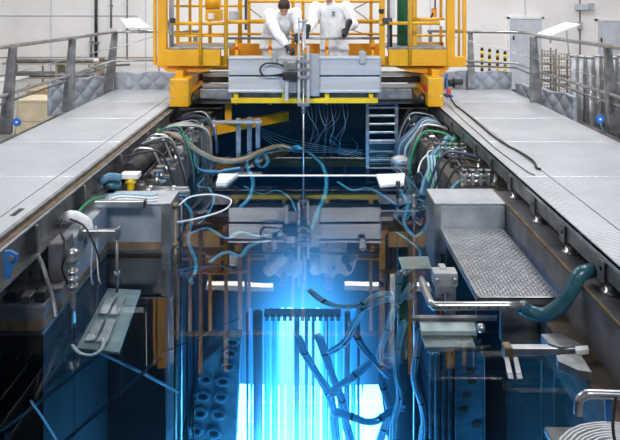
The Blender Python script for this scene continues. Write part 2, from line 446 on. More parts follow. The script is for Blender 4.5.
# ---------------------------------------------------------------- railings
def railing(label, posts, top, mid, low, wire):
    t = thing('deck_railing', label, 'railing', (posts[0][0].x, posts[0][0].y, .65))
    for b, tp, wd in posts:
        d = Vector((wd, 0, 0)); u = Vector((0, .03, 0)); e = Vector((0, -.03, 0))
        q = [b-d+e, b+d+e, tp+d*.5+e, tp-d*.5+e]
        MB().prism(q, (0, .06, 0)).build('post', 'steel_dull', t, bevel=.004)
    MB().tube(top, .024, 10).build('top_rail', 'steel', t, True)
    MB().tube(mid, .019, 10).build('middle_rail', 'steel', t, True)
    MB().tube(low, .016, 8).build('lower_rail', 'steel_dull', t, True)
    MB().tube(wire, .005, 6).build('wire', 'steel', t, True)
    return t
V = Vector
def zr(x, y, z): return V((x, y, z))
railing('stainless railing with white wall pipes and beige crates beyond it',
        [(V((-3.32, 10.08, .65)), V((-3.22, 10.08, 1.6)), .085), (V((-3.36, 8.5, .60)), V((-3.3, 8.5, 1.6)), .08), (V((-3.55, 7.15, .60)), V((-3.46, 7.15, 1.6)), .075),
         (V((-3.6, 5.6, .60)), V((-3.52, 5.6, 1.6)), .075), (V((-1.95, 10.3, .65)), V((-1.95, 10.3, 1.6)), .06)],
        [V((-3.62, 4.4, 1.61)), V((-3.5, 7.15, 1.61)), V((-3.3, 8.5, 1.61)), V((-3.2, 10.0, 1.61)), V((-3.05, 10.1, 1.6)), V((-1.9, 10.3, 1.6))],
        [V((-3.62, 4.4, 1.05)), V((-3.5, 7.15, 1.06)), V((-3.33, 8.5, 1.1)), V((-3.25, 10.0, 1.13)), V((-3.05, 10.1, 1.13)), V((-1.9, 10.3, 1.13))],
        [V((-3.64, 4.4, .92)), V((-3.54, 7.15, .96)), V((-3.38, 8.5, 1.02)), V((-3.28, 10.0, 1.06)), V((-3.0, 10.15, 1.06))],
        [V((-3.6, 7.15, 1.26)), V((-3.38, 8.5, 1.32)), V((-3.0, 9.9, 1.40)), V((-2.45, 9.7, 1.56)), V((-1.9, 9.2, 1.30))])
railing('stainless railing with yellow and black striped posts beyond it',
        [(V((2.62, 10.25, .65)), V((2.6, 10.25, 1.6)), .065), (V((3.22, 8.95, .62)), V((3.18, 8.95, 1.6)), .085), (V((3.5, 7.2, .60)), V((3.42, 7.2, 1.6)), .075),
         (V((3.55, 5.6, .60)), V((3.5, 5.6, 1.6)), .075), (V((1.95, 10.3, .65)), V((1.95, 10.3, 1.6)), .05)],
        [V((1.9, 10.3, 1.6)), V((3.25, 10.0, 1.6)), V((3.35, 9.6, 1.61)), V((3.22, 8.9, 1.61)), V((3.4, 7.17, 1.61)), V((3.55, 4.4, 1.61))],
        [V((1.9, 10.3, 1.13)), V((3.28, 10.0, 1.1)), V((3.3, 9.0, 1.08)), V((3.44, 7.17, 1.05)), V((3.56, 4.4, 1.0))],
        [V((2.0, 10.3, 1.05)), V((3.3, 10.05, 1.02)), V((3.32, 9.0, .98)), V((3.46, 7.17, .94)), V((3.58, 4.4, .9))],
        [V((1.9, 9.2, 1.62)), V((2.6, 9.7, 1.45)), V((3.2, 8.9, 1.28)), V((3.46, 7.17, 1.2)), V((3.6, 5, 1.15))])
# hanging inspection tags
def htag(x, y, d, label, strap):
    c = P(x, y, d); t = thing('hanging_tag', label, 'tag', c)
    MB().lathe([(.045, -.008), (.05, -.004), (.05, .004), (.045, .008)], c, 18, 'y').build('disc', 'blue_tag', t, True)
    MB().cyl((c.x, c.y-.012, c.z), (c.x, c.y+.012, c.z), .014, n=10).build('rivet', 'white_plastic', t, True)
    MB().tube(sp([c+V((0, .01, .045)), c+V((.01, .01, .2)), c+V((.0, .01, .42))], 5), .004, 6).build('chain', 'steel', t, True)
    if strap: MB().tube(sp([c+V((0, -.005, -.04)), c+V((.02, -.005, -.1)), c+V((.05, -.005, -.16))], 4), .009, 6).build('strap', 'hose_blue', t, True)
htag(17, 122, 7.1, 'round blue tag hanging on a chain from railing beside beige crates', False)
htag(600, 119, 7.0, 'round blue tag with dangling strap hanging from railing beside grey tube rack', True)
# tilted sign plates clipped on the rails
t = thing('sign_plate', 'pale blue tilted plate resting on the rail beside yellow gantry', 'plate', P(136, 24, 10.2))
MB().prism([P(120, 18.5, 10.35), P(139, 18, 10.35), P(152, 28, 10.1), P(127, 27.5, 10.1)], (0, .0, -.015)).build('panel', 'door_panel', t)
MB().cyl(P(138, 24, 10.2), P(140, 34, 10.2), .012).build('stem', 'steel', t)
t = thing('sign_plate', 'white tilted desk plate clipped on the rail before grey wall door', 'plate', P(550, 32, 8.9))
MB().prism([P(537, 33, 8.8), P(549, 35.5, 8.6), P(580, 24, 9.0), P(565, 22, 9.2)], (0, 0, -.02)).build('panel', 'white_plastic', t)
MB().cyl(P(548, 33, 8.75), P(551, 43, 8.75), .014).build('stem', 'steel', t)
MB().cyl(P(566, 25, 9.0), P(569, 56, 9.0), .007).build('stay', 'steel', t)
# quilted blankets over the deck ends and outer sides
def quilt(name, a, b, z0, z1, label, th=.05):
    nx, nz = 96, 32; a = V(a); b = V(b); dv = b-a; nrm = V((dv.y, -dv.x, 0)).normalized()
    L = dv.length; H = z1-z0; vs = []; fs = []
    for side in (0, 1):
        for i in range(nx+1):
            for j in range(nz+1):
                u, v = i/nx, j/nz; X, Z = u*L/.13, v*H/.13
                puff = sqrt(abs(sin(pi*(X+Z)/2))*abs(sin(pi*(X-Z)/2)))
                q = a+dv*u; q = V((q.x, q.y, z0+H*v + .012*sin(u*17)*v))
                vs.append(q+nrm*((puff*.03) if side == 0 else -th))
    W = nz+1; S = (nx+1)*W
    for i in range(nx):
        for j in range(nz):
            k = i*W+j
            fs.append((k, k+W, k+W+1, k+1)); fs.append((S+k, S+k+1, S+k+W+1, S+k+W))
    for i in range(nx):
        fs.append((i*W, S+i*W, S+(i+1)*W, (i+1)*W)); k = i*W+nz; fs.append((k, k+W, S+k+W, S+k))
    for j in range(nz): fs.append((j, j+1, S+j+1, S+j)); k = nx*W+j; fs.append((k, S+k, S+k+1, k+1))
    return tag(MB().add(vs, fs).build(name, 'quilt', None, True), label, 'blanket', 'grey quilted blankets on the railings')
quilt('quilted_blanket', (-3.3, 10.22, 0), (-1.9, 10.42, 0), .6, .92, 'grey quilted blanket between railing end post and yellow gantry foot')
quilt('quilted_blanket', (-4.0, 9.4, 0), (-3.43, 10.15, 0), .36, .88, 'grey quilted blanket hung outside the railing near beige crates')
quilt('quilted_blanket', (1.9, 10.42, 0), (3.3, 10.3, 0), .6, .93, 'grey quilted blanket behind railing before the striped posts')
quilt('quilted_blanket', (3.35, 10.2, 0), (3.75, 8.9, 0), .36, .75, 'grey quilted blanket hung outside railing near the wire basket tower')

# ---------------------------------------------------------------- hall background things
def vpipe(x, y0, y1, d, r, m, label, group=None):
    a, b = P(x, y0, d), P(x, y1, d)
    o = MB().cyl(a, (a.x, d, b.z), r, n=10).build('wall_pipe', m, None, True); tag(o, label, 'pipe', group)
    for k in (.25, .75):
        c = a.lerp(V((a.x, d, b.z)), k); MB().box((c.x-r*1.6, d-r, c.z-.02), (c.x+r*1.6, HY1, c.z+.02)).build('clip', 'steel_dull', o)
vpipe(96, -60, 77, 16.9, .045, 'steel_dark', 'thick dark vertical pipe on white wall beyond the railing')
vpipe(111, -60, 28, 16.93, .025, 'steel_dull', 'thin grey conduit on white wall above the railing bend')
vpipe(91, 36, 60, 16.93, .03, 'steel_dull', 'short grey conduit beside the thick dark wall pipe')
vpipe(127, -60, 60, 16.93, .018, 'steel_dull', 'very thin pale conduit on white wall behind pale blue tilted plate')
vpipe(580, -60, 60, 16.93, .018, 'brown_metal', 'thin brown conduit rising to small wall box')
# small wall box
t = thing('wall_box', 'small pale grey electrical box on white wall', 'box', P(586, 11, 16.9))
rect(577, 589, 4, 10, 16.85, .15).build('housing', 'door_panel', t, bevel=.01)
rect(589.5, 594.5, 3, 10.5, 16.85, .15).build('cover', 'alu_plain', t, bevel=.01)
rect(579, 583, 22, 29, 16.88, .12).build('junction', 'alu_plain', t, bevel=.01)
# grey doors in the back wall
def walldoor(i, x0, x1, y0, y1):
    o = struct(rect(x0, x1, y0, y1, 16.93, .07).build('door_%d' % i, 'door_panel', bevel=.01))
    rect(x0-2, x0, y0-2, y1, 16.91, .09).build('frame', 'white_plastic', o); rect(x1, x1+2, y0-2, y1, 16.91, .09).build('frame', 'white_plastic', o)
    rect(x0-2, x1+2, y0-2.5, y0, 16.91, .09).build('frame', 'white_plastic', o)
    rect(x0+3, x0+4.5, y0+17, y0+21, 16.9, .04).build('handle', 'steel_dark', o)
walldoor(1, 510, 542, 19, 110)
walldoor(2, 598, 640, 21, 110)
# striped posts
for i, x in enumerate((482, 489.5, 497.5, 505)):
    d = 13; t = thing('striped_post', 'yellow and black striped barrier post standing beyond the quilted blanket', 'barrier post', P(x, 140, d), 'striped barrier posts')
    yt = 47.5+i*1.2; n = 8; y = yt
    for k in range(n):
        a, b = P(x, y, d), P(x, y+3.4, d)
        MB().cyl((a.x, d, a.z), (a.x, d, b.z), .032, n=10).build('band', 'black' if k % 2 == 0 else 'bright_yellow', t, True); y += 3.4
    a = P(x, y, d); MB().cyl((a.x, d, a.z), (a.x, d, FZ), .03, n=10).build('pole', 'bright_yellow', t, True)
    MB().cyl((a.x, d, FZ), (a.x, d, FZ+.03), .07, n=14).build('base', 'black', t)
# steel storage tubes behind the railing
for i in range(7):
    d = 10.6+.25*(i % 2); x = 574+i*8
    a = P(x, 55+(i % 3)*.8, d)
    o = thing('storage_tube', 'tall grey steel storage tube standing in the rack behind railing', 'tube', (a.x, d, FZ), 'storage tubes in the rack')
    MB().cyl((a.x, d, FZ), (a.x, d, a.z), .066, n=14).build('body', 'steel_dull', o, True)
    MB().cyl((a.x, d, a.z-.03), (a.x, d, a.z+.01), .072, n=14).build('lid', 'alu_plain', o, True)
# wire baskets tower
for s, (x0, x1, y0, y1, d, lab) in enumerate([(542, 556, 49, 90, 12.2, 'tower of wire baskets standing beside railing, before the grey door'), (559, 573, 55, 100, 11.6, 'brown wire rack between basket tower and grey tube rack')]):
    t = thing('wire_rack', lab, 'rack', P((x0+x1)/2, y1, d))
    a = P(x0, y0, d); b = P(x1, y1, d); W = b.x-a.x; z = FZ
    for (px, py) in ((a.x, d), (b.x, d), (a.x, d+W), (b.x, d+W)):
        MB().box((px-.015, py-.015, FZ), (px+.015, py+.015, a.z)).build('post', 'wire_mesh', t)
    while z < a.z:
        MB().box((a.x, d, z), (b.x, d+W, z+.015)).build('shelf', 'wire_mesh', t)
        g = MB(); zz = z+.05
        g.box((a.x, d, z+.05), (b.x, d+.012, z+.06)); g.box((a.x, d, z+.11), (b.x, d+.012, z+.12))
        for k in range(6): xx = a.x+W*k/5; g.box((xx-.004, d, z), (xx+.004, d+.012, z+.13))
        g.build('basket_front', 'wire_mesh' if s else 'steel_dull', t); z += .165
o = rect(564, 568, 104, 112, 9.6, .1).build('yellow_valve', 'bright_yellow', None, bevel=.01); tag(o, 'small yellow fitting under railing beside quilted blanket', 'fitting')
MB().cyl(P(566, 112, 9.65), V((P(566, 112, 9.65).x, 9.65, .328)), .02).build('stem', 'brown_metal', o)
# beige crates and clutter behind the left railing
def crate(x0, x1, y0, y1, d, dep, m, label):
    a = P(x0, y0, d); b = P(x1, y1, d); t = thing('crate', label, 'crate', (a.x, d, b.z))
    MB().box((a.x+.02, d+.02, b.z), (b.x-.02, d+dep, a.z-.02)).build('body', m, t)
    n = 3; h = (a.z-b.z)/n
    for k in range(n): MB().box((a.x, d, b.z+h*k+.008), (b.x, d+.02, b.z+h*(k+1)-.008)).build('plank', m, t, bevel=.004)
    MB().box((a.x-.02, d-.02, a.z-.03), (b.x+.02, d+dep+.02, a.z)).build('lid', m, t, bevel=.004)
def floorcrate(x0, x1, y0, d, dep, m, label):
    yb = (ZC-FZ)*F/d+CY; crate(x0, x1, y0, yb, d, dep, m, label)
floorcrate(26, 60, 90, 13.2, .8, 'beige', 'brown beige planked crate behind railing post')
floorcrate(16, 56, 100, 11.6, .6, 'beige_wall', 'pale cream planked crate low behind the railing, beside blue tag')
floorcrate(-8, 14, 80, 14.2, .7, 'white_plastic', 'white planked crate far behind the railing')
floorcrate(62, 90, 82, 14.6, .5, 'beige_wall', 'cream planked crate behind the quilted blanket')
t = thing('pipe_rack', 'low rack of pale pipes on the hall floor behind the railing', 'rack', (-6.6, 15.15, FZ))
for x in (-7.5, -6.3, -5.3): MB().box((x, 15.15, FZ), (x+.05, 15.65, .55)).build('upright', 'wire_mesh', t)
for z in (-.2, .15, .5):
    MB().box((-7.6, 15.13, z), (-5.2, 15.67, z+.04)).build('shelf', 'wire_mesh', t)
    for k in range(4): MB().cyl((-7.5, 15.2+k*.12, z+.09), (-5.4+.1*k, 15.2+k*.12, z+.09), .045, n=8).build('pipe', ('steel_dull', 'white_plastic', 'brown_metal', 'steel')[k], t, True)
t = thing('guard_rail', 'thin beige guard rail far behind the railing, before white wall', 'guard rail', (-5.5, 16, FZ))
for x in (-8.2, -7, -5.8, -4.0, -2.7): MB().box((x, 16, FZ), (x+.04, 16.04, .58)).build('post', 'wire_mesh', t)
for z in (.56, .1): MB().box((-8.6, 15.99, z), (-2.2, 16.03, z+.04)).build('bar', 'wire_mesh', t)
# ceiling luminaires, seen mirrored in the water
for i, (x0, x1) in enumerate([(-4.75, -3.95), (-3.7, -3.4), (-2.6, -.95), (.75, 1.7), (2.4, 4.0)]):
    t = thing('strip_luminaire', 'long white fluorescent luminaire hanging below hall ceiling', 'lamp', (x0, 15, 4.85), 'strip luminaires')
    MB().box((x0, 14.95, 4.85), (x1, 15.2, 4.93)).build('housing', 'white_plastic', t, bevel=.01)
    MB().cyl((x0+.03, 15.07, 4.83), (x1-.03, 15.07, 4.83), .05, n=10).build('tube', 'lamp_tube', t, True)
    for x in (x0+.1, x1-.1): MB().cyl((x, 15.07, 4.9), (x, 15.07, CZ), .008, n=6).build('suspension_rod', 'steel', t)

# ---------------------------------------------------------------- yellow gantry
gt = thing('gantry_bridge', 'yellow railed gantry bridge spanning the pool between both walkways', 'gantry', (0, 9.5, .65))
def gp(name, x0, x1, y0, y1, d, dep, m='yellow', bevel=.006, parent=None):
    return rect(x0, x1, y0, y1, d, dep).build(name, m, parent or gt, bevel=bevel)
def gc(name, p0, p1, r, m='yellow', parent=None, n=12):
    return MB().cyl(p0, p1, r, n=n).build(name, m, parent or gt, True)
def vpost(x, y0, y1, d, r, m='yellow'): a = P(x, y0, d); b = P(x, y1, d); return gc('post', (a.x, d, a.z), (a.x, d, b.z), r, m)
TOP = -75
# cage of the end with the motor
gp('post', 153, 156, TOP, 65, 9.1, .05); gp('post', 157.5, 166, TOP, 66, 9.0, .12)
gp('post', 176, 179, TOP, 50, 9.9, .05)
vpost(200.5, TOP, 64, 8.85, .026); vpost(226, TOP, 64, 8.9, .03)
vpost(210, TOP, 45, 10.2, .03); vpost(240, TOP, 50, 10.2, .035); vpost(190, TOP, 50, 10.2, .025)
for x0, x1, y, r, d in ((171, 228, 23.5, .025, 8.92), (175, 226, 36, .014, 8.95), (228, 248, 22, .028, 9.0), (172, 250, 6, .02, 10.2), (172, 250, 34, .02, 10.2), (172, 384, -40, .03, 9.0)):
    gc('rail', P(x0, y, d), P(x1, y, d), r)
gp('toe_board', 174, 228, 43.5, 49.5, 9.6, .02); gp('floor_panel', 168, 228, 47.5, 49.5, 8.95, .9, 'steel_dull')
gp('base_beam', 165, 220, 50, 66, 8.88, .14); gp('base_beam', 157, 229, 57, 67.5, 9.03, .16); gp('base_beam', 205, 229, 66, 70, 9.1, .5, 'orange')
gp('stay', 176, 200, 42, 44, 9.7, .05); 
MB().prism([P(160, 66, 9), P(220, 66, 9), P(205, 72, 9), P(168, 72, 9)], (0, .3, 0)).build('gusset', 'orange', gt)
def foot(x0, x1, y0, y1, s):
    f = MB().box((P(x0, 0, 8.55).x, 8.55, P(0, y0, 8.55).z), (P(x1, 0, 8.55).x, 10.2, .655)).build('end_carriage', 'yellow', gt, bevel=.012)
    a = P((x0+x1)/2, y0-6, 8.7); gp('neck', (x0+x1)/2-4, (x0+x1)/2+4, y0-8, y0+1, 8.75, .3, parent=f)
    for k in range(4):
        c = P(x0+2.5 if k % 2 else x1-2.5, y0+4+14*(k//2), 8.545); MB().cyl((c.x, 8.54, c.z), (c.x, 8.57, c.z), .015, n=8).build('bolt', 'steel', f)
    MB().box((P(x0, 0, 8.55).x-.012, 8.6, P(0, y1-16, 8.55).z), (P(x0, 0, 8.55).x+.004, 8.9, P(0, y1-8, 8.55).z)).build('side_stop', 'red', f)
    xx = P((x0+x1)/2, 0, 8.6).x
    for yy in (8.8, 9.9): MB().lathe([(.07, -.03), (.075, -.02), (.075, .02), (.07, .03)], (xx+s*.16, yy, .73), 16, 'x').build('wheel', 'steel_dark', f, True)
foot(169.5, 188.5, 79, 102, 1); foot(428, 443.5, 78, 102, -1)
# slanted arms from the carriages back under the cage
for (p, q) in ((P(189, 92, 8.7), P(212, 76, 9.9)), (P(428, 94, 8.7), P(404, 74, 9.9))):
    MB().tube([p, q], .045, 4).build('brace', 'orange', gt)
gp('brace', 204, 222, 84, 90, 9.7, .1, 'orange'); gp('motor_housing', 188, 204, 74, 88, 9.4, .3, 'steel_dark'); gc('motor_cap', P(194, 81, 9.35), P(194, 81, 9.6), .05, 'steel')
gc('motor_cap', P(420, 80, 9.35), P(420, 80, 9.6), .05, 'steel'); gp('motor_housing', 412, 428, 72, 86, 9.4, .3, 'steel_dark')
# hoist drive
h = gp('gearbox', 205, 221, 9.5, 21, 9.6, .25, bevel=.015)
MB().lathe([(.03, -.12), (.09, -.11), (.095, 0), (.09, .11), (.03, .12)], P(213, 3, 9.7), 18, 'x').build('drum', 'yellow', h, True)
MB().lathe([(.1, -.012), (.1, .012)], P(207, 3, 9.7), 18, 'x').build('flange', 'orange', h, True)
MB().lathe([(.1, -.012), (.1, .012)], P(219.5, 3, 9.7), 18, 'x').build('flange', 'orange', h, True)
gp('window', 208.5, 214, 13.5, 19, 9.59, .02, 'white_plastic', 0, h)
gp('cable_box', 229, 238, 11, 22, 9.5, .15, 'alu_plain', .01)
gc('cable_duct', P(171.5, TOP, 9.2), P(171.5, 50, 9.2), .035, 'alu_plain'); gc('cable_duct', P(168, 20, 9.15), P(174, 50, 9.15), .02, 'steel_dull')
gp('clamp', 170, 175, 18, 23, 8.88, .05, 'black')
gp('strut', 244.5, 247, TOP, 30, 9.6, .05, 'steel_dark')
# middle: walkway with handrails
MB().box((-1.998, 9.12, .60), (1.748, 10.1, .665)).build('floor_panel', 'steel_dark', gt)
MB().box((-1.998, 10.1, .50), (1.748, 10.25, .70)).build('base_beam', 'yellow', gt, bevel=.006)
gc('hand_rail', P(228, 38.2, 9.05), P(384, 38.2, 9.05), .02, 'steel_dull')
for x in (236.5, 270, 327, 373):
    a, b = P(x, 39, 9.06), P(x, 101, 9.06)
    po = gc('post', (a.x, 9.06, a.z), (a.x, 9.06, .6), .022)
    z = P(x, 48, 9.06).z; MB().cyl((a.x, 9.06, z-.022), (a.x, 9.06, z+.022), .026, n=12).build('red_band', 'red', po, True)
for x0, x1 in ((229, 262), (264, 320), (322, 380)): gp('toe_board', x0, x1, 43.5, 58, 10.15, .02, 'orange')
for y, r in ((21.5, .034), (1.5, .022), (34, .02)): gc('rail', P(246, y, 10.1), P(384, y, 10.1), r)
for x in (249, 303, 371, 293): vpost(x, TOP, 60, 10.2, .026)
for p, q in ((P(384, -6, 10.2), P(352, 10, 10.2)), (P(352, 8, 10.2), P(371, 22, 10.2)), (P(249, 8, 10.2), P(262, 18, 10.2)), (P(352, 30, 10.2), P(371, 36, 10.2))): gc('tie_rod', p, q, .008, 'brown_metal')
# cage of the end with the green column
gp('post', 379.5, 385, TOP, 65, 8.95, .07); vpost(388.5, TOP, 50, 9.0, .02, 'steel_dull')
gp('mast_column', 389, 395, TOP, 18, 9.1, .1, 'aluminium')
gc('cable_duct', P(391, 18, 9.05), P(391, 50, 9.05), .02, 'black')
vpost(410, TOP, 64, 8.85, .026); gp('post', 412.5, 417, TOP, 52, 9.3, .06)
gc('column', P(402.5, TOP, 9.35), P(402.5, 48, 9.35), .082, 'green', n=20)
gp('post', 447, 455, TOP, 67, 9.0, .1); gp('post', 463, 466.5, TOP, 62, 9.1, .05); gp('post', 440, 442.5, TOP, 50, 9.6, .05); vpost(459, TOP, 60, 9.8, .02)
for x0, x1, y, r, d in ((380, 446, 23.3, .024, 8.92), (412, 444, 19.5, .028, 9.3), (386, 445, 35.5, .018, 9.6), (455, 465, 30, .012, 9.05)):
    gc('rail', P(x0, y, d), P(x1, y, d), r)
gp('toe_board', 413, 444, 42, 48.5, 9.6, .02); gp('floor_panel', 388, 447, 47.5, 49.5, 8.95, .9, 'steel_dull')
gp('base_beam', 389, 447, 50, 66, 8.88, .14); gp('base_beam', 380, 466, 57, 67, 9.03, .16)
MB().prism([P(395, 67, 9), P(450, 67, 9), P(443, 75, 9), P(410, 72, 9)], (0, .3, 0)).build('gusset', 'orange', gt)
gp('clamp', 379, 384, 9, 13, 8.9, .05, 'black'); gp('clamp', 383, 389, 18, 24, 8.88, .08, 'steel_dark'); gp('sleeve', 440, 445, 20.5, 26, 8.87, .1, 'white_plastic', .01)
gp('hook_block', 432, 437, 8, 17, 9.4, .06, 'orange', .01); gc('hook_strap', P(436, TOP, 9.4), P(435, 9, 9.4), .012, 'black'); gc('hook', P(433, 13, 9.38), P(431, 18, 9.38), .014, 'black')
gp('pad', 415, 422, 25, 44, 10.2, .05, 'beige_wall')
# cross tubes under the bridge, carrying the manipulator
for y, r, m, d in ((73.5, .034, 'aluminium', 9.16), (79.5, .045, 'steel_dark', 9.2), (86, .034, 'aluminium', 9.16)): gc('guide_and_edge_tube', P(203, y, d), P(424, y, d), r, m)
gp('cross_beam', 200, 412, 89, 98.5, 9.0, .2, 'steel_dull'); 
# cable reel by the carriage
rl = thing('cable_reel', 'small blue and black cable reel beside yellow gantry foot', 'reel', P(451, 97, 8.7))
MB().lathe([(.02, -.06), (.075, -.06), (.075, -.05), (.05, -.05), (.05, .05), (.075, .05), (.075, .06), (.02, .06)], P(450, 83, 8.7), 18, 'x').build('drum', 'black', rl, True)
MB().lathe([(.025, -.05), (.045, -.04), (.045, .1), (.03, .11)], P(455, 82, 8.7), 14, 'x').build('motor', 'rubber', rl, True)
rect(446.5, 448, 74, 97, 8.62, .03).build('bracket', 'blue_paint', rl); rect(446.5, 453, 95.5, 97.5, 8.62, .2).build('bracket', 'blue_paint', rl)
rect(447, 451, 89, 94, 8.6, .03).build('connector', 'red', rl)
hose('deck_cable', [P(449, 95, 8.6)]+[G(x, y, .662) for x, y in ((456, 106), (468, 115), (480, 125), (492, 135), (505, 144), (518, 151), (528, 157), (534, 162), (537, 168), (541, 169))], .011, 'black',
     'thick black cable lying along the tread plate walkway', 'cable')
hose('deck_cable', [G(x, y, .656) for x, y in ((449, 106), (460, 117), (476, 131), (494, 147), (514, 162), (528, 172), (535, 175))], .004, 'steel_dark', 'thin grey wire beside thick black cable on the walkway', 'cable')

# ---------------------------------------------------------------- manipulator beam and mast
mb_ = thing('manipulator_beam', 'silver aluminium beam with sliding mast hung on the yellow gantry', 'manipulator', P(304, 92, 8.8))
def mp(name, x0, x1, y0, y1, d, dep, m='aluminium', bevel=.004, parent=None): return rect(x0, x1, y0, y1, d, dep).build(name, m, parent or mb_, bevel=bevel)
mp('panel', 228.5, 380, 59, 75, 8.83, .1); mp('panel', 228.5, 380, 77, 90.5, 8.83, .1); mp('groove', 229, 380, 74, 78, 8.86, .06, 'steel_dark')
mp('flange', 228, 380.5, 57, 59.3, 8.80, .22); mp('flange', 228, 380.5, 90.3, 92.6, 8.80, .22); mp('end_plate', 380, 381.2, 57, 92.5, 8.80, .14, 'alu_plain')
mp('core_box', 230, 379, 59, 91, 8.9, .12, 'alu_plain')
for x0, x1 in ((272, 277), (359.5, 366)):
    k = mp('clamp_block', x0, x1, 51.5, 63.5, 8.76, .1, 'alu_plain', .008); mp('pin', (x0+x1)/2-.8, (x0+x1)/2+.8, 49.5, 52, 8.79, .03, 'steel', .002, k)
mp('carriage_plate', 303, 319.5, 54, 96, 8.76, .05, 'alu_plain')
g = mp('gearbox', 284, 297, 60, 93, 8.68, .12, 'steel_dull', .01); mp('motor', 282.5, 297, 72.5, 80.5, 8.6, .14, 'black', .012, g)
mp('cover', 287, 295.5, 62, 70, 8.64, .06, 'steel', .008, g); mp('cylinder', 284.5, 288.5, 79, 100, 8.66, .06, 'aluminium', .006, g)
hose('cable_loop', [P(x, y, 8.72) for x, y in ((284, 66), (276, 63.5), (266, 63.5), (261, 67), (260.5, 72), (264, 75.5), (272, 75.5), (283, 74))], .012, 'black', parent=mb_)
for x0, x1 in ((297.5, 300.3), (306.8, 309.5)): mp('mast_rail', x0, x1, 46, 106, 8.66, .05, 'aluminium')
mp('mast_rail', 298, 299.6, 17, 48, 8.68, .03, 'aluminium'); mp('mast_rail', 304.2, 306, 17, 48, 8.68, .03, 'aluminium'); mp('mast_head', 297.8, 306.5, 21, 22.8, 8.66, .05, 'steel')
for y in (68, 76, 60, 103): mp('mast_bridge', 297.5, 309.5, y, y+3.4, 8.64, .03, 'steel_dull')
a, b = P(303.4, 20, 8.69), P(303.4, 110, 8.69)
MB().cyl((a.x, 8.69, a.z), (a.x, 8.69, -2.4), .014, n=10).build('rod', 'steel', mb_, True)
MB().cyl((a.x, 8.69, b.z+.08), (a.x, 8.69, b.z-.05), .028, n=12).build('collar', 'steel_dull', mb_, True)
for y in (66, 72, 78):
    for x in (300.5, 306.5):
        c = P(x, y, 8.63); MB().cyl((c.x, 8.62, c.z), (c.x, 8.66, c.z), .008, n=8).build('bolt', 'steel', mb_)
yr = thing('yellow_rail', 'bright yellow bar running under the silver manipulator beam', 'rail', P(304, 103, 8.95))
rect(231, 378, 98.3, 103.3, 8.86, .08).build('bar', 'bright_yellow', yr, bevel=.008)
for x in (236, 284, 327, 371): rect(x-2.2, x+2.2, 92.3, 99, 8.88, .04).build('tab', 'bright_yellow', yr, bevel=.004)

# ---------------------------------------------------------------- workers
def blob(name, chains, balls, voxel, m, parent=None, smooth=6):
    mbs = MB()
    for pts, rad, *e in chains:
        pts = [V(p) for p in pts]; e = e[0] if e else [1]*len(pts)
        aug = sp([(p.x, p.y, p.z) for p in pts], 5); n = len(aug)
        rr, ee = [], []
        for i in range(n):
            u = i/(n-1)*(len(pts)-1); k = min(int(u), len(pts)-2); f = u-k
            rr.append(rad[k]*(1-f)+rad[k+1]*f); ee.append(e[k]*(1-f)+e[k+1]*f)
        mbs.tube(aug, 1, 14, radii=rr, ell=ee)
        for i in (0, -1): mbs.ball(aug[i], rr[i]*min(1, ee[i])*.98, 12, 8)
    for c, r, *q in balls: mbs.ball(c, r, 18, 12, q[0] if q else None)
    o = mbs.build('tmp', m)
    r = o.modifiers.new('r', 'REMESH'); r.mode = 'VOXEL'; r.voxel_size = voxel
    s = o.modifiers.new('s', 'SMOOTH'); s.iterations = smooth; s.factor = .5
    dg = bpy.context.evaluated_depsgraph_get(); me = bpy.data.meshes.new_from_object(o.evaluated_get(dg)); me.name = name
    bpy.data.objects.remove(o)
    if m == 'white_cloth':                     # folds of the cloth
        nv = [v.normal.copy() for v in me.vertices]
        for v, q in zip(me.vertices, nv):
            c = v.co; v.co = c+q*(.016*noise.noise(V((c.x*9, c.y*9, c.z*4)))+.010*noise.noise(V((c.x*16+5, c.y*16, (c.z+c.x)*13))))
    for p in me.polygons: p.use_smooth = True
    o = bpy.data.objects.new(name, me); col.objects.link(o)
    if parent: o.parent = parent
    return o
def hand(parent, wrist, tip, side, curl, thumb, label=None):
    """gloved hand: palm, four fingers of unequal length bent towards curl, thumb leaving the side of the palm"""
    wrist, tip = V(wrist), V(tip); d = (tip-wrist).normalized(); c = V(curl); c = (c-d*c.dot(d)).normalized(); s = d.cross(c)*side
    ch = [([wrist-d*.10, wrist-d*.03, wrist, wrist+d*.05, wrist+d*.085], [.048, .043, .034, .040, .036], [1, 1, .8, .55, .5])]
    for k, (off, L) in enumerate(((-.030, .072), (-.010, .082), (.010, .078), (.029, .060))):
        b = wrist+d*.085+s*off
        p1 = b+d*L*.42+c*L*.12; p2 = p1+d*L*.26+c*L*.26; p3 = p2+d*L*.05+c*L*.30
        ch.append(([b-d*.03, b, p1, p2, p3], [.0105, .0105, .0100, .0092, .008]))
    b = wrist+d*.03-s*.032; t = V(thumb)
    ch.append(([b+s*.015, b-s*.012+d*.015+c*.01, b-s*.022+d*.045+c*.025, b-s*.012+d*.066+c*.045], [.013, .0125, .011, .0095]))
    # the palm is wide across s: flatten by adding knuckle balls
    bl = [(wrist+d*.085+s*o, .013) for o in (-.03, -.01, .01, .029)]+[(wrist+d*.05+s*o, .015) for o in (-.026, 0, .026)]
    g = blob('glove', ch, bl, .005, 'glove', parent, 2)
    return g
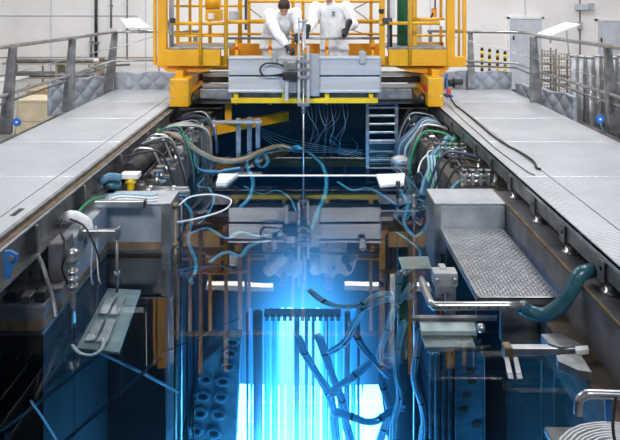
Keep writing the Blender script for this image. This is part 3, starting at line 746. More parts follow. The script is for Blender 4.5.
def shoe(parent, x, y, z, yaw=0):
    prof = MB(); n = 10; pts = []
    secs = [(-.10, .034, .05), (-.06, .042, .09), (-.0, .043, .085), (.06, .048, .06), (.12, .046, .05), (.17, .026, .035)]
    vs = []; fs = []; cs, sn = cos(yaw), sin(yaw)
    for (l, wd, hh) in secs:
        for k in range(n):
            a = 2*pi*k/n; xx = wd*cos(a); zz = max(0, hh*.5+hh*.55*sin(a)); vs.append((x+xx*cs+l*sn, y-l*cs+xx*sn, z+zz))
    for i in range(len(secs)-1):
        for k in range(n): fs.append((i*n+k, i*n+(k+1) % n, (i+1)*n+(k+1) % n, (i+1)*n+k))
    fs += [tuple(range(n)), tuple((len(secs)-1)*n+k for k in range(n))]
    return prof.add(vs, fs).build('shoe', 'shoe', parent, True)
def worker(label, pelvis, waist, chest, neck, head, tiltx, turn, arms, feet, hands, badge=None):
    pelvis, waist, chest, neck, head = map(V, (pelvis, waist, chest, neck, head))
    R = Matrix.Rotation(turn, 3, 'Z') @ Matrix.Rotation(tiltx, 3, 'X')
    H = lambda x, y, z: head+R @ V((x, y, z))
    # body: one surface with head, neck, trunk, arms, legs
    ch = [([pelvis, waist, chest, neck, H(0, .02, -.05)], [.12, .11, .12, .058, .055])]
    for a in arms: ch.append((a, [.05, .04, .028]))
    for hp, kn, an in feet: ch.append(([hp, kn, an], [.07, .05, .035]))
    bl = [(H(0, .012, .02), (.082, .1, .104), R), (H(0, -.022, -.045), (.056, .066, .068), R), (H(0, -.05, -.088), (.03, .028, .022), R),
          (H(0, -.094, -.022), (.012, .02, .02), R), (H(0, -.085, .0), (.009, .014, .03), R), (H(0, -.078, -.062), (.024, .014, .008), R),
          (H(.077, .012, -.01), (.010, .018, .03), R), (H(-.077, .012, -.01), (.010, .018, .03), R), (H(0, -.07, .028), (.05, .02, .012), R)]
    body = blob('person', ch, bl, .009, 'skin', None, 2); tag(body, label, 'person', 'workers in white coats')
    # eyes, hair
    for sx in (-1, 1): MB().ball(H(sx*.03, -.079, .008), .0095, 10, 8).build('eye', 'black', body, True)
    hm = MB(); vs = []
    nu, nv = 26, 12
    for j in range(nv+1):
        th = j/nv*1.02*pi/1.75
        for i in range(nu):
            a = 2*pi*i/nu; y = sin(th)*sin(a); front = max(0, -y)
            thh = th*(1-.36*front**1.5); y = sin(thh)*sin(a); x = sin(thh)*cos(a); z = cos(thh)
            k = 1+.02*sin(5*a+3*th)
            vs.append(H(.089*x*k, .014+.109*y*k, .024+.114*z*k))
    fs = [(j*nu+i, (j+1)*nu+i, (j+1)*nu+(i+1) % nu, j*nu+(i+1) % nu) for j in range(nv) for i in range(nu)]
    hr = hm.add(vs, fs).build('hair', 'hair', body, True); so = hr.modifiers.new('thick', 'SOLIDIFY'); so.thickness = .012
    # white coverall
    fr = V((0, -1, 0)); sh = [V(a[0]) for a in arms]
    ch = [([pelvis+V((0, 0, -.10)), pelvis, waist, chest, chest.lerp(neck, .62), neck-(neck-chest)*.06], [.235, .225, .212, .215, .14, .075], [.75, .75, .75, .72, .75, .9]),
          ([sh[0], chest.lerp(neck, .45), sh[1]], [.075, .095, .075])]
    for a in arms:
        a = [V(q) for q in a]; w_ = a[1].lerp(a[2], .82)
        ch.append(([a[0], a[0].lerp(a[1], .5), a[1], a[1].lerp(w_, .5), w_], [.092, .084, .076, .068, .056]))
    for hp, kn, an in feet: ch.append(([hp, kn, an], [.115, .085, .07]))
    blob('coverall', ch, [], .012, 'white_cloth', body, 4)
    collar = MB().tube(sp([neck+V((.06*cos(t), .05*sin(t)-.005, .012-.02*(sin(t) < 0))) for t in [k*pi/4 for k in range(8)]], 3, True), .016, 8, True).build('collar', 'white_cloth', body, True)
    for hnd in hands: hand(body, *hnd)
    for hp, kn, an in feet: shoe(body, an[0], an[1]-.03, .663)
    if badge is not None:
        MB().box(badge-V((.02, .004, .03)), badge+V((.02, .004, .03))).build('badge', 'green', body); MB().box(badge-V((.012, .006, .012)), badge+V((.012, .006, .0))).build('badge_print', 'white_plastic', body)
    return body
pv = V((-.60, 9.66, 1.46))
worker('worker in white coverall bending over the rail, black glove reaching to silver mast', pv, (-.57, 9.58, 1.62), P(280, 22, 9.36), P(283, 11.5, 9.20), P(284, 7.5, 9.02), .80, .10,
       [(P(268.5, 14.5, 9.26), P(277, 32.5, 8.93), P(287.5, 46.5, 8.78)), (P(296, 13, 9.28), P(298, 25, 9.18), P(297, 33.5, 9.06))],
       [((-.70, 9.66, 1.40), (-.68, 9.62, 1.08), (-.66, 9.66, .75)), ((-.48, 9.66, 1.40), (-.45, 9.60, 1.08), (-.46, 9.66, .75))],
       [(P(287.5, 46.5, 8.78), P(300, 58, 8.58), 1, (.2, .3, -.8), (0, 0, 1)), (P(297, 33.5, 9.06), P(296.5, 41, 8.95), -1, (.1, .6, -.8), (0, 0, 1))])
worker('worker in white coat with green badge standing with black gloved hands on rail', (.33, 9.66, 1.44), (.32, 9.63, 1.62), P(332, 18, 9.58), P(329.5, 3, 9.46), P(328.5, -5.5, 9.32), .6, .12,
       [(P(315.5, 7.5, 9.54), P(312.5, 22, 9.30), P(307, 32.5, 8.97)), (P(346.5, 6, 9.54), P(353.5, 24, 9.38), P(347.5, 27.5, 9.05))],
       [((.22, 9.66, 1.40), (.21, 9.64, 1.06), (.21, 9.66, .75)), ((.44, 9.66, 1.40), (.45, 9.64, 1.06), (.46, 9.66, .75))],
       [(P(307, 32.5, 8.97), P(305, 45.5, 8.84), -1, (-.6, -.5, -.4), (0, 0, 1)), (P(347.5, 27.5, 9.05), P(342.5, 42, 8.93), 1, (-.2, .9, -.3), (0, 0, 1))],
       P(333.5, 13.5, 9.375))

# ---------------------------------------------------------------- things between the gantry and the water
o = MB().box((-1.16, 7.53, -.02), (1.05, 7.57, .008)).build('reflection_bar', 'white_plastic', None, bevel=.004); tag(o, 'long white bar added as a bright reflection across the water', 'bar')  # solid bar added in place of a bright strip mirrored in the water
t = thing('reflection_end_block', 'white angular block added as the wide end of the mirrored strip', 'block', G(390, 180, 0))
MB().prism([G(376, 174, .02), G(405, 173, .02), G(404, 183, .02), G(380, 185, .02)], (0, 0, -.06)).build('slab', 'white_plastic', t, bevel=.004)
o = MB().prism([G(219, 173.5, .03), G(238, 173.5, .03), G(226, 183, .03), G(216, 183, .03)], (0, 0, -.05)).build('reflection_wedge', 'white_plastic'); tag(o, 'white wedge plate added as the other end of the mirrored strip, near beige hose', 'plate')
# submersible ladder
t = thing('pool_ladder', 'stainless ladder standing in the water under the gantry', 'ladder', (.9, 9.3, -1))
for x in (367.5, 396.5): a = P(x, 96, 9.3); MB().box((a.x-.025, 9.28, -1.6), (a.x+.025, 9.32, .603)).build('stile', 'steel_dull', t, bevel=.004)
a = P(367.5, 0, 9.3).x; b = P(396.5, 0, 9.3).x; z = .50
while z > -1.5: MB().box((a, 9.28, z), (b, 9.32, z+.03)).build('rung', 'steel', t, bevel=.004); z -= .125
gp('ladder_bracket', 366, 398, 102.2, 104.6, 9.2, .078, 'steel_dull')
# orange support beam under the gantry
t = thing('support_beam', 'orange yellow support beam with steel posts at the water under gantry', 'beam', (-1.0, 9.3, 0))
pa, pb = V((-1.515, 8.785, .2)), V((-.42, 9.9, .2)); dv = (pb-pa).normalized(); nn = V((dv.y, -dv.x, 0))*.05
MB().prism([pa-nn, pa+nn, pa+nn+V((0, 0, .14)), pa-nn+V((0, 0, .14))], pb-pa).build('beam', 'orange', t, bevel=.006)
for x, y, d in ((238.5, 118, 9.1), (249.5, 117, 9.25), (258, 118, 9.4)):
    a = P(x, y, d); MB().box((a.x-.035, d-.02, -.5), (a.x+.035, d+.02, a.z)).build('post', 'steel_dull', t, bevel=.004)
    MB().box((a.x-.07, d-.05, a.z-.06), (a.x+.07, d-.02, a.z-.02)).build('clamp_plate', 'steel', t)
a = P(229, 104, 9.5); MB().box((a.x-.05, 9.42, .30), (a.x+.05, 9.47, .603)).build('hanger', 'orange', t)
a = P(210, 122, 8.95); b = P(262, 120, 8.95); MB().box((a.x, 8.93, a.z-.02), (b.x, 8.99, a.z+.02)).build('tray', 'alu_plain', t, bevel=.004)
# signal cables hanging from the bridge into the water
for i in range(11):
    x0 = 306+i*4; x1 = 316+random.uniform(-10, 32); d0 = 9.2+.05*(i % 3); yb = random.uniform(136, 158)
    hose('signal_cable', [P(x0, 98, d0), P(x0+2, 114, d0), P((x0+x1)/2+4, 128, d0-.1), G(x1, yb, .0), G(x1+random.uniform(-6, 22), yb+8, -.15)], .0055, 'hose_navy' if i % 3 else 'hose_blue',
         'thin blue signal cable hanging from gantry into the water beside ladder', 'cable', group='hanging signal cables', pin='s')
for i in range(5):
    hose('floating_cable', [G(x, y+i*2.2, -.085) for x, y in ((262, 133), (285, 142+i), (310, 148), (340, 153-i), (362, 155))], .009, 'hose_clear', 'thin pale cable floating on the water before the mast rod', 'cable', group='floating cables')

# hoses of the bay beside the crates side
hose('water_hose', [V((-1.93, 7.72, .51)), P(160, 133, 7.6), P(175, 135.5, 7.5), P(188, 144, 7.5), P(203, 154, 7.6), P(222, 161, 7.85), P(245, 159, 8.15), P(262, 151, 8.6), P(280, 146, 9.0), P(292, 150, 8.9)], .032, 'hose_beige',
     'thick beige hose curving from under the walkway out over the water', n=10)
hose('air_hose', [G(x, y, -.03) for x, y in ((300, 149), (284, 152), (262, 156), (256, 163), (262, 170), (268, 162), (262, 154), (248, 155), (247, 168), (253, 182), (250, 198), (240, 210))], .026, 'hose_surface', 'cyan hose coiled in a loop on the water beside beige hose')
hose('air_hose', [G(x, y, -.03) for x, y in ((282, 146), (305, 152), (320, 164), (326, 178), (325, 196), (318, 214), (312, 232))], .026, 'hose_surface', 'cyan hose arching across the water in front of the mast')
hose('air_hose', [V((-1.92, 7.6, .47)), V((-1.75, 7.58, .50)), V((-1.60, 7.58, .48)), V((-1.47, 7.6, .33)), V((-1.44, 7.62, .1))]+[G(x, y, .015) for x, y in ((204, 171), (218, 171), (240, 168))], .016, 'hose_blue', 'grey blue hose dipping into water under the beige hose')
hose('air_hose', [V((-1.9, 7.69, .46)), V((-1.75, 7.69, .49)), V((-1.6, 7.69, .46)), V((-1.46, 7.69, .3)), V((-1.43, 7.68, .1)), V((-1.42, 7.68, -.03))], .012, 'green_hose', 'thin green hose dropping behind stainless pier')
hose('loop_wire', [V((-1.215, 5.56, .30)), P(190, 197, 5.7), P(212, 194.5, 5.8), P(228, 198, 5.75), P(231, 203, 5.65), P(222, 211, 5.6), P(195, 219, 5.5), V((-1.215, 5.42, .21))], .0075, 'hose_white', 'white wire bent in a wide loop out from the steel pier', 'wire')
for i in range(4):
    yc = 8.02-.05*i
    hose('bent_conduit', [V((-1.875, yc, .50)), V((-1.72, yc, .535)), V((-1.56+.04*i, yc, .53)), V((-1.455+.045*i, yc, .43)), V((-1.43+.045*i, yc, .2)), V((-1.43+.045*i, yc, -.15))], .022, 'steel_dull',
         'grey conduit bending down into the water beside the gantry foot', 'conduit', now=True, group='bent conduits')
hose('big_duct', [V((-1.79, 6.02, .485)), V((-1.775, 6.2, .478)), V((-1.77, 6.5, .475)), V((-1.765, 7.0, .475)), V((-1.76, 7.4, .475))], .085, 'steel_dark', 'thick dark metal duct curving under the walkway edge', 'duct', n=16, now=True)
for i in range(3):
    yb = (6.45, 6.9, 7.08)[i]
    hose('bent_pipe', [V((-1.872, yb, .545)), V((-1.84, yb, .59)), V((-1.77, yb, .605)), V((-1.67, yb, .585)), V((-1.615, yb, .48)), V((-1.56, yb, .333))], .016, 'steel', 'thin bright pipe bent over the thick dark duct', 'pipe', now=True, group='pipes over the duct')
for i, m in enumerate(('hose_blue', 'hose_teal')):
    hose('fat_hose', [V((-1.92, 5.70+.02*i, .52-.06*i)), P(101, 181+i*8, 5.66), P(110, 177+i*8, 5.7), P(121, 178+i*8, 5.74)], .038, m, ('pale blue' if i == 0 else 'darker teal')+' fat hose lying over the ledge beside the yellow tap', n=12)
hose('thin_hose', [V((-1.87, 4.95, .47)), P(84, 206, 5.1), P(92, 200, 5.25), P(99, 198, 5.38), P(104, 197, 5.45)], .014, 'green_hose', 'thin green hose running along ledge towards the fat hoses')
t = thing('yellow_tap', 'yellow tap under a small white plate on the ledge', 'tap', P(130, 190, 5.85))
rect(120, 138, 174.5, 179.5, 5.85, .12).build('plate', 'white_plastic', t, bevel=.004); rect(127, 133, 180, 191, 5.84, .06).build('body', 'bright_yellow', t, bevel=.01); rect(125, 135, 181.5, 184, 5.83, .05).build('lever', 'bright_yellow', t, bevel=.004)
for i in range(3):
    hose('white_tube', [G(108+i*3, 196+i*3, .419), G(120, 193.5+i*3, .419), G(136, 194+i*3, .419), G(150, 195+i*3, .419), G(158, 194+i*3, .419)], .008, 'hose_white' if i else 'hose_clear', 'thin pale tube lying on the steel topped pier', 'tube', group='tubes on the pier')
# small fittings crowding the ledge
def valve(x, y, d, label, m='steel', m2='steel_dull', s=1.0):
    c = P(x, y, d); t = thing('valve', label, 'valve', c)
    MB().lathe([(.03*s, -.05*s), (.03*s, .0), (.018*s, .01*s), (.018*s, .05*s), (.032*s, .055*s), (.032*s, .075*s)], c, 12).build('body', m, t, True)
    MB().cyl(c+V((-.09*s, 0, -.02*s)), c+V((.09*s, 0, -.02*s)), .014*s, n=8).build('pipe', m2, t, True)
    MB().lathe([(.05*s, .075*s), (.05*s, .085*s)], c, 12).build('hand_wheel', m2, t)
    return t
zb = []
def ledge_px(X, Y, Z): return (CX+X*F/Y, CY+(ZC-Z)*F/Y, Y)
for i, yv in enumerate((6.13, 6.29, 6.55, 6.97, 7.81, 8.36, 8.64, 9.06, 9.22)):
    valve(*ledge_px(-1.543, yv, .38), 'small steel valve on the ledge under the walkway, beside the thick duct' if i < 5 else 'small steel valve beside the gantry foot under the bridge')['group'] = 'ledge valves by the duct' if i < 5 else 'valves by the gantry foot'
o = MB().lathe([(.05, -.03), (.05, .03), (.03, .032), (.03, .01)], (-1.568, 7.24, .382), 16, 'y').build('round_fitting', 'alu_plain', None, True); tag(o, 'round pale pipe end over the thick beige hose', 'fitting')
MB().lathe([(.045, 0), (.03, .16)], (-1.568, 7.24, .382), 12, 'y').build('pipe', 'steel_dull', o, True)
for i, yp in enumerate((5.735, 5.83)):
    a, b = V((-1.57, yp, .370)), V((-1.14-.03*i, yp, .370)); t = thing('clamped_pipe', 'short grey pipe clamped side by side on the water edge', 'pipe', a, 'clamped pipes')
    MB().cyl(a, b, .03, n=12).build('body', 'steel_dull', t, True)
    for k in (.06, .6): c = a.lerp(b, k); MB().cyl(c, c+V((.04, 0, 0)), .041, n=12).build('clamp', 'steel', t, True)
# depth rods standing in the water along the pier
for x, y0, d, m, r, lab in ((175.5, 205, 5.27, 'brown_metal', .014, 'brown rod standing in water close to the steel pier'), (181, 200, 5.75, 'steel_dull', .012, 'grey rod with collar standing in water beside brown rod'),
                            (398, 186, 7.0, 'steel_dark', .013, 'dark rod with collar standing in water beside the added white block'), (414, 196, 6.2, 'steel_dull', .010, 'thin grey rod standing in water near the other pier'),
                            (117, 231, 4.715, 'steel_dull', .012, 'grey rod hanging from the short steel arm into the water')):
    a = P(x, y0, d); o = MB().cyl(a, (a.x, d, -6 if x != 117 else -.16), r, n=8).build('depth_rod', m, None, True); tag(o, lab, 'rod')
    for z in (a.z-.02, .06): MB().cyl((a.x, d, z), (a.x, d, z+.035), r*2, n=10).build('collar', m, o, True)

# left ledge fittings
t = thing('steel_arm', 'short box section steel arm reaching out over the bay from the ledge', 'arm', P(96, 208, 5.2)); rect(94, 144, 201.5, 208, 5.2, .05).build('bar', 'steel', t, bevel=.005)
rect(94, 99, 207, 209.6, 5.2, .05).build('foot', 'steel_dull', t)
rect(143.5, 145, 201, 208.5, 5.195, .06).build('end_cap', 'steel_dark', t)
t = thing('steel_arm', 'short steel arm with a hanging rod at its end', 'arm', P(85, 238, 4.69)); rect(78, 118, 231, 238, 4.69, .05).build('bar', 'steel', t, bevel=.005)
rect(79, 81, 228.5, 241, 4.68, .07).build('wall_flange', 'steel_dull', t)
rect(115.5, 118.5, 229, 240, 4.685, .06).build('end_clamp', 'steel_dull', t, bevel=.003)
o = MB().box((-1.885, 4.40, .158), (-1.775, 4.604, .44)).build('concrete_curb', 'concrete_wall', None, bevel=.015); tag(o, 'small concrete curb on the low ledge before the white cloth', 'curb')
cl = blob('white_wrap', [([P(61, 220, 4.84), P(66, 216.5, 4.84), P(73, 216, 4.84), P(80, 217.5, 4.84), P(86.5, 222, 4.84), P(89.5, 230, 4.84), P(89.5, 242, 4.84)], [.022, .042, .048, .042, .030, .026, .018])], [(P(69, 215, 4.84), .042), (P(76, 216, 4.84), .04)], .011, 'white_cloth', None, 2)
tag(cl, 'white cloth wrapped around pipes above the small concrete curb', 'cloth')
hose('black_cable', [P(62, 220, 4.76), P(60, 228, 4.64), P(66, 250, 4.34), P(62, 268, 4.30), P(68, 284, 4.31)], .008, 'black', 'black cable looping down from the white cloth to the pump', 'cable')
hose('black_cable', [P(70, 219, 4.77), P(84, 226, 4.64), P(94, 244, 4.6), P(99, 260, 4.6), P(100, 276, 4.6)], .007, 'black', 'black cable arcing from the white cloth over the water', 'cable')
for i in range(2): hose('hanging_cable', [P(92+i*4, 226, 4.82), P(92+i*5, 250, 4.80), P(91+i*7, 272, 4.80), P(93+i*8, 292, 4.78)], .006, 'hose_white', 'white cord dangling from the white cloth into the water', 'cord', group='white cords')
hose('grey_rod', [P(37, 254, 4.15), P(42, 264, 4.15), P(47, 280, 4.12), P(53, 300, 4.1), P(56, 318, 4.05)], .014, 'steel_dull', 'bent grey rod leaning from walkway beam down to water', 'rod')
t = thing('pump_post', 'small steel pump standing on a post in the bay by the ledge', 'pump', P(73, 300, 4.35))
c = P(73, 256, 4.35); MB().lathe([(.03, -.06), (.05, -.04), (.055, -.01), (.035, .01), (.045, .03), (.02, .05)], c, 16).build('head', 'steel', t, True)
MB().cyl(c+V((0, 0, -.05)), V((c.x, 4.35, -.25)), .02).build('post', 'steel_dull', t, True)
for k in (-.12, -.17, -.22): MB().cyl(c+V((0, 0, k)), c+V((0, 0, k+.02)), .035).build('ring', 'steel', t, True)
a, b = P(38, 296, 4.3), P(64, 294, 4.3); o = MB().box((a.x, 4.26, .158), (b.x, 4.31, .186)).build('cross_bar', 'steel_dull', None, bevel=.003); tag(o, 'flat grey bar across the ledge beside the pump', 'bar')
for i, (x0, x1, y0, y1, d) in enumerate(((32, 40, 258, 279.5, 4.45), (18, 28, 264, 282.8, 4.4))):
    o = rect(x0, x1, y0, y1, d, .02).build('ledge_plate', 'steel_dull', None, bevel=.003); tag(o, 'upright steel plate under the walkway beam beside grey rod', 'plate', 'upright ledge plates')
for i in range(4):
    a = P(-4+i*14, 290, 4.17); o = MB().box((a.x, 4.11, .158), (a.x+.07, 4.21, .20+.03*(i % 2))).build('ledge_block', ('steel', 'steel_dark', 'steel_dull', 'rubber')[i], None, bevel=.006); tag(o, ('bright steel', 'dark steel', 'dull grey', 'black rubber')[i]+' small block lying on the low ledge', 'block')
t = thing('sunken_tray', 'pale tray with long slots just under the water beside the ledge', 'tray', UD(105, 330, .15))
q = [UD(76, 348, .30), UD(119, 352, .30), UD(141, 290, .30), UD(108, 288, .30)]
MB().prism(q, (0, 0, -.04)).build('sheet', 'plate_pale', t, bevel=.003)
for k in range(2):
    z0 = .03; a = V(q[0]).lerp(q[1], .25+.3*k); b = V(q[3]).lerp(q[2], .25+.3*k); dv = b-a
    for j in range(2):
        s0 = a+dv*(.08+.42*j); e0 = a+dv*(.40+.42*j); MB().prism([s0+V((-.035, 0, .012)), s0+V((.035, 0, .012)), e0+V((.035, 0, .012)), e0+V((-.035, 0, .012))], (0, 0, .03)).build('rib', 'steel', t, bevel=.004)
hose('tray_hose', [UD(x, y, .2) for x, y in ((72, 345), (80, 353), (92, 355), (102, 348), (104, 338))], .014, 'hose_white', 'white hose curled around the end of the sunken tray')

# ---------------------------------------------------------------- far right: hoses and manifolds
for i in range(6):
    m = ('hose_navy', 'hose_blue', 'hose_navy', 'hose_clear', 'hose_navy', 'steel_dull')[i]
    xe, ye = 1.10+.034*i, 8.235-.036*i; ze = .03+.07*sqrt(max(0, 1-((xe-1.185)/.165)**2-((ye-8.15)/.1)**2)); ys_ = 8.47-.066*i
    hose('bundle_hose', [V((1.715, ys_, .45)), V((1.62, ys_*.8+ye*.2, .515)), V((1.48, ys_*.55+ye*.45, .525)), V((1.33+.014*i, ys_*.25+ye*.75, .40)), V((xe+.03, ys_*.05+ye*.95, .22)), V((xe, ye, ze+.002))], .022-.0015*i, m,
         ('dark blue' if m == 'hose_navy' else 'grey blue' if m == 'hose_blue' else 'pale clear' if m == 'hose_clear' else 'grey')+' hose arching from the walkway into the grey float', n=10, now=True, group='hoses into the grey float')
t = thing('grey_float', 'grey boat shaped float on the water below hose bundle', 'float', V((1.185, 8.15, 0)))
MB().ball((1.185, 8.15, .03), (.165, .1, .07), 20, 10).build('hull', 'alu_plain', t, True); MB().ball((1.185, 8.15, .0), (.175, .11, .018), 20, 8).build('rim', 'steel_dull', t, True)
hose('long_hose', [V((1.715, 7.55, .45)), P(446, 143, 7.35), P(437, 152, 7.15), P(431, 168, 7.0), P(425, 182, 6.9), P(422, 196, 6.8)], .034, 'hose_blue', 'thick blue grey hose dropping from the walkway behind the pier', n=10)
hose('long_hose', [V((1.72, 7.5, .44)), P(446, 149, 7.2), P(433, 164, 6.95), P(430, 180, 6.75), P(433, 196, 6.4)], .02, 'green_hose', 'green hose dropping behind the tread plate pier')
hose('long_hose', [V((1.70, 6.2, .45)), P(470, 178, 6.1), P(458, 183, 6.02), P(447, 196, 5.86)], .024, 'hose_teal', 'short teal hose bending behind the manifold')
for i in range(3): hose('long_hose', [V((1.36-.035*i, 6.95, .40)), V((1.35-.035*i, 6.85, .28)), V((1.345-.035*i, 6.75, .12)), V((1.34-.035*i, 6.7, -.08))], .012, 'hose_clear', 'thin pale hose hanging straight down behind the pier', group='pale straight hoses')
hose('long_hose', [P(418, 172, 7.0), P(422, 160, 7.25), P(432, 152, 7.4), P(444, 147, 7.4)], .01, 'hose_white', 'thin white hose curving beside the grey float')
def manifold(x0, x1, y, d, n, label):
    a, b = P(x0, y, d), P(x1, y, d); t = thing('pipe_manifold', label, 'manifold', V((a.x, d, .33)))
    for k, dy in enumerate((0, .06)): MB().cyl(a+V((0, .03*k, -dy)), b+V((0, .03*k, -dy)), .016, n=10).build('pipe', 'steel', t, True)
    for k in range(n):
        c = a.lerp(b, (k+.3)/n); MB().box(c+V((-.016, -.03, -.084)), c+V((.016, .045, .03))).build('clamp', 'steel', t, bevel=.004); MB().lathe([(.02, .03), (.02, .05), (.03, .052), (.03, .062)], c, 10).build('knob', 'steel_dull', t, True)
    for e in (a, b): MB().cyl(e+V((0, 0, -.06)), V((e.x, e.y, .328)), .012, n=8).build('leg', 'steel_dull', t, True)
manifold(440, 467, 149, 7.0, 4, 'steel pipe manifold on the ledge beside blue grey hose'); manifold(462, 493.5, 176, 5.95, 4, 'steel pipe manifold on the ledge behind the stainless pier top')
for i, yv in enumerate((7.45, 7.9, 8.35, 8.8, 9.2)):
    valve(*ledge_px(1.435, yv, .37), 'small steel valve under the walkway beside the hose bundle', s=.8)['group'] = 'valves by the hose bundle'
o = rect(449, 459, 142.5, 149.6, 7.34, .08).build('green_box', 'green_hose', None, bevel=.01); tag(o, 'small green box behind the steel manifold pipes', 'box')
# submerged cable tangle before the far right wall
for i in range(16):
    x = 402+random.uniform(0, 26); y = 168+random.uniform(0, 12); pts = []
    for k in range(6): pts.append(UD(x+random.uniform(-14, 14), y+k*9+random.uniform(-4, 4), .05+.09*k+.03*(i % 5))); pts[-1].x = min(pts[-1].x, 1.34 if pts[-1].y > 5.75 else 1.02)
    TM = random.choice(('hose_navy', 'hose_cyan', 'hose_blue', 'hose_blue'))
    hose('tangled_cable', pts, random.choice((.008, .011, .014)), TM, {'hose_navy': 'navy', 'hose_cyan': 'pale cyan', 'hose_blue': 'grey blue'}[TM]+' cable in the tangle under water beside the pier', 'cable', group='tangled submerged cables')

# ---------------------------------------------------------------- right bay: tread plate platform, tube, hose, arms
t = thing('tread_platform', 'diamond tread plate platform in the bay before the stainless pier', 'platform', (1.36, 4.75, .2))
X0, X1, Y0, Y1, Z = 1.09, 1.63, 4.10, 5.33, .2
MB().box((X0, Y0, Z-.012), (X1, Y1, Z)).build('plate', 'tread_steel', t)
e = MB(); e.box((X0, Y0, Z-.05), (X1, Y0+.02, Z+.001)); e.box((X0, Y0, Z-.05), (X0+.015, Y1, Z+.001)); e.build('edge_skirt', 'steel', t, bevel=.003)
st = MB(); nx, ny = 20, 46
for i in range(nx):
    for j in range(ny):
        cx = X0+.028+(X1-X0-.05)*i/(nx-1); cy = Y0+.035+(Y1-Y0-.06)*j/(ny-1); a = pi/4 if (i+j) % 2 else -pi/4
        u = V((cos(a), sin(a), 0)); v = V((-sin(a), cos(a), 0)); c = V((cx, cy, Z))
        st.add([c+u*.0135, c+v*.005, c-u*.0135, c-v*.005, c+u*.006+V((0, 0, .0065)), c-u*.006+V((0, 0, .0065))], [(0, 1, 4), (1, 2, 5, 4), (2, 3, 5), (3, 0, 4, 5)])
so = st.build('tread', 'tread_steel', t); so['kind'] = 'stuff'
MB().box((1.25, 4.12, -.25), (1.62, 4.16, Z-.04)).build('support', 'steel_dull', t); MB().box((1.12, 4.24, -.2), (1.16, 4.28, Z-.04)).build('support', 'steel_dark', t); MB().box((1.12, 5.2, -.2), (1.16, 5.24, Z-.04)).build('support', 'steel_dark', t)
t = thing('outlet_pipe', 'bent stainless pipe with small holes in front of tread plate platform', 'pipe', V((1.0, 3.98, .22)))
pp = sp([V((.755, 4.32, .22)), V((.755, 4.08, .22)), V((.757, 3.98, .22))], 4)+sp([V((.775, 3.955, .22)), V((.80, 3.95, .22)), V((1.34, 3.95, .22))], 4)
MB().tube(pp, .026, 12).build('body', 'steel', t, True)
for k in range(8): MB().cyl((.80+k*.062, 3.922, .222), (.80+k*.062, 3.93, .222), .006, n=8).build('hole', 'black', t)
MB().lathe([(.03, -.02), (.03, .03)], (1.335, 3.95, .22), 14, 'x').build('collar', 'steel_dull', t, True)
hose('drain_hose', [V((1.325, 3.95, .22)), V((1.38, 3.945, .185)), V((1.46, 3.90, .19)), V((1.54, 3.85, .275)), V((1.60, 3.83, .382)), V((1.655, 3.845, .466)), V((1.752, 3.88, .478))], .044, 'hose_teal', 'thick glossy teal hose from outlet pipe up to the walkway beam', n=14, now=True)
t = thing('sensor_bracket', 'grey bracket block with two knobs behind the bent stainless pipe', 'bracket', P(445, 290, 4.35))
rect(434, 458, 273, 287, 4.32, .1).build('block', 'alu_plain', t, bevel=.008); rect(440, 447, 268, 275, 4.38, .08).build('top', 'alu_plain', t, bevel=.006); rect(437, 455, 288, 293, 4.3, .08).build('base', 'steel_dull', t)
rect(446, 456, 287, 330, 4.4, .05).build('stem', 'steel_dull', t)
for x in (437, 455): c = P(x, 280, 4.3); MB().lathe([(.016, -.03), (.016, .02)], c, 12, 'y').build('knob', 'steel', t, True)
t = thing('pale_shelf', 'pale double step steel shelf at the water under the bent pipe', 'shelf', G(448, 330, 0))
MB().prism([G(419, 316, .03), G(473, 316, .03), G(477, 331, .03), G(421, 331, .03)], (0, 0, -.03)).build('upper_plate', 'plate_pale', t, bevel=.003)
MB().prism([UD(421, 332, .03), UD(470, 332, .03), UD(476, 347, .03), UD(425, 347, .03)], (0, 0, -.03)).build('lower_plate', 'plate_pale', t, bevel=.003)
MB().prism([G(412, 315, .05), G(497, 315, .05), G(497, 318, .05), G(412, 318, .05)], (0, 0, -.02)).build('front_rail', 'steel_dull', t)
c = P(481, 328, 4.0); MB().lathe([(.025, -.02), (.03, 0), (.025, .02)], c, 14, 'x').build('roller', 'steel', t, True)
o = MB().cyl(UD(428, 352, .11), UD(490, 346, .11), .012).build('sunken_rod', 'steel', None, True); tag(o, 'thin bright rod just under water below the pale shelf', 'rod')
t = thing('fork_holder', 'steel arm on grey mounting plates reaching from the wall over dark water', 'arm', V((1.55, 3.63, .1)))
rect(508, 578, 348.5, 354.5, 3.63, .05).build('bar', 'steel', t, bevel=.006)
MB().prism([P(505, 348, 3.62), P(513, 348, 3.62), P(513, 362, 3.62), P(505, 362, 3.62)], (0, .07, 0)).build('elbow', 'brown_metal', t, bevel=.006)
for dx in (0, 9): MB().prism([P(505+dx, 362, 3.58), P(510+dx, 362, 3.58), P(514+dx, 379, 3.45), P(508+dx, 379, 3.45)], (0, .02, .02)).build('fork', 'steel_dull', t, bevel=.003)
for q in ([(541, 334), (560, 333), (583, 345), (560, 347), (548, 343)], [(556, 355), (580, 353), (592, 372), (578, 370), (558, 361)]):
    MB().prism([G(x, y, .14) for x, y in q], (0, 0, -.052)).build('mounting_plate', 'steel_dull', t, bevel=.002)
MB().prism([G(575, 346, .16), G(588, 345, .16), G(589, 349, .16), G(577, 351, .16)], (0, 0, -.03)).build('pad', 'white_plastic', t, bevel=.003)
struct(MB().box((1.50, -1.2, -.35), (1.665, 4.1, .09)).build('wall_pool_right_step', 'rust_concrete', bevel=.01))
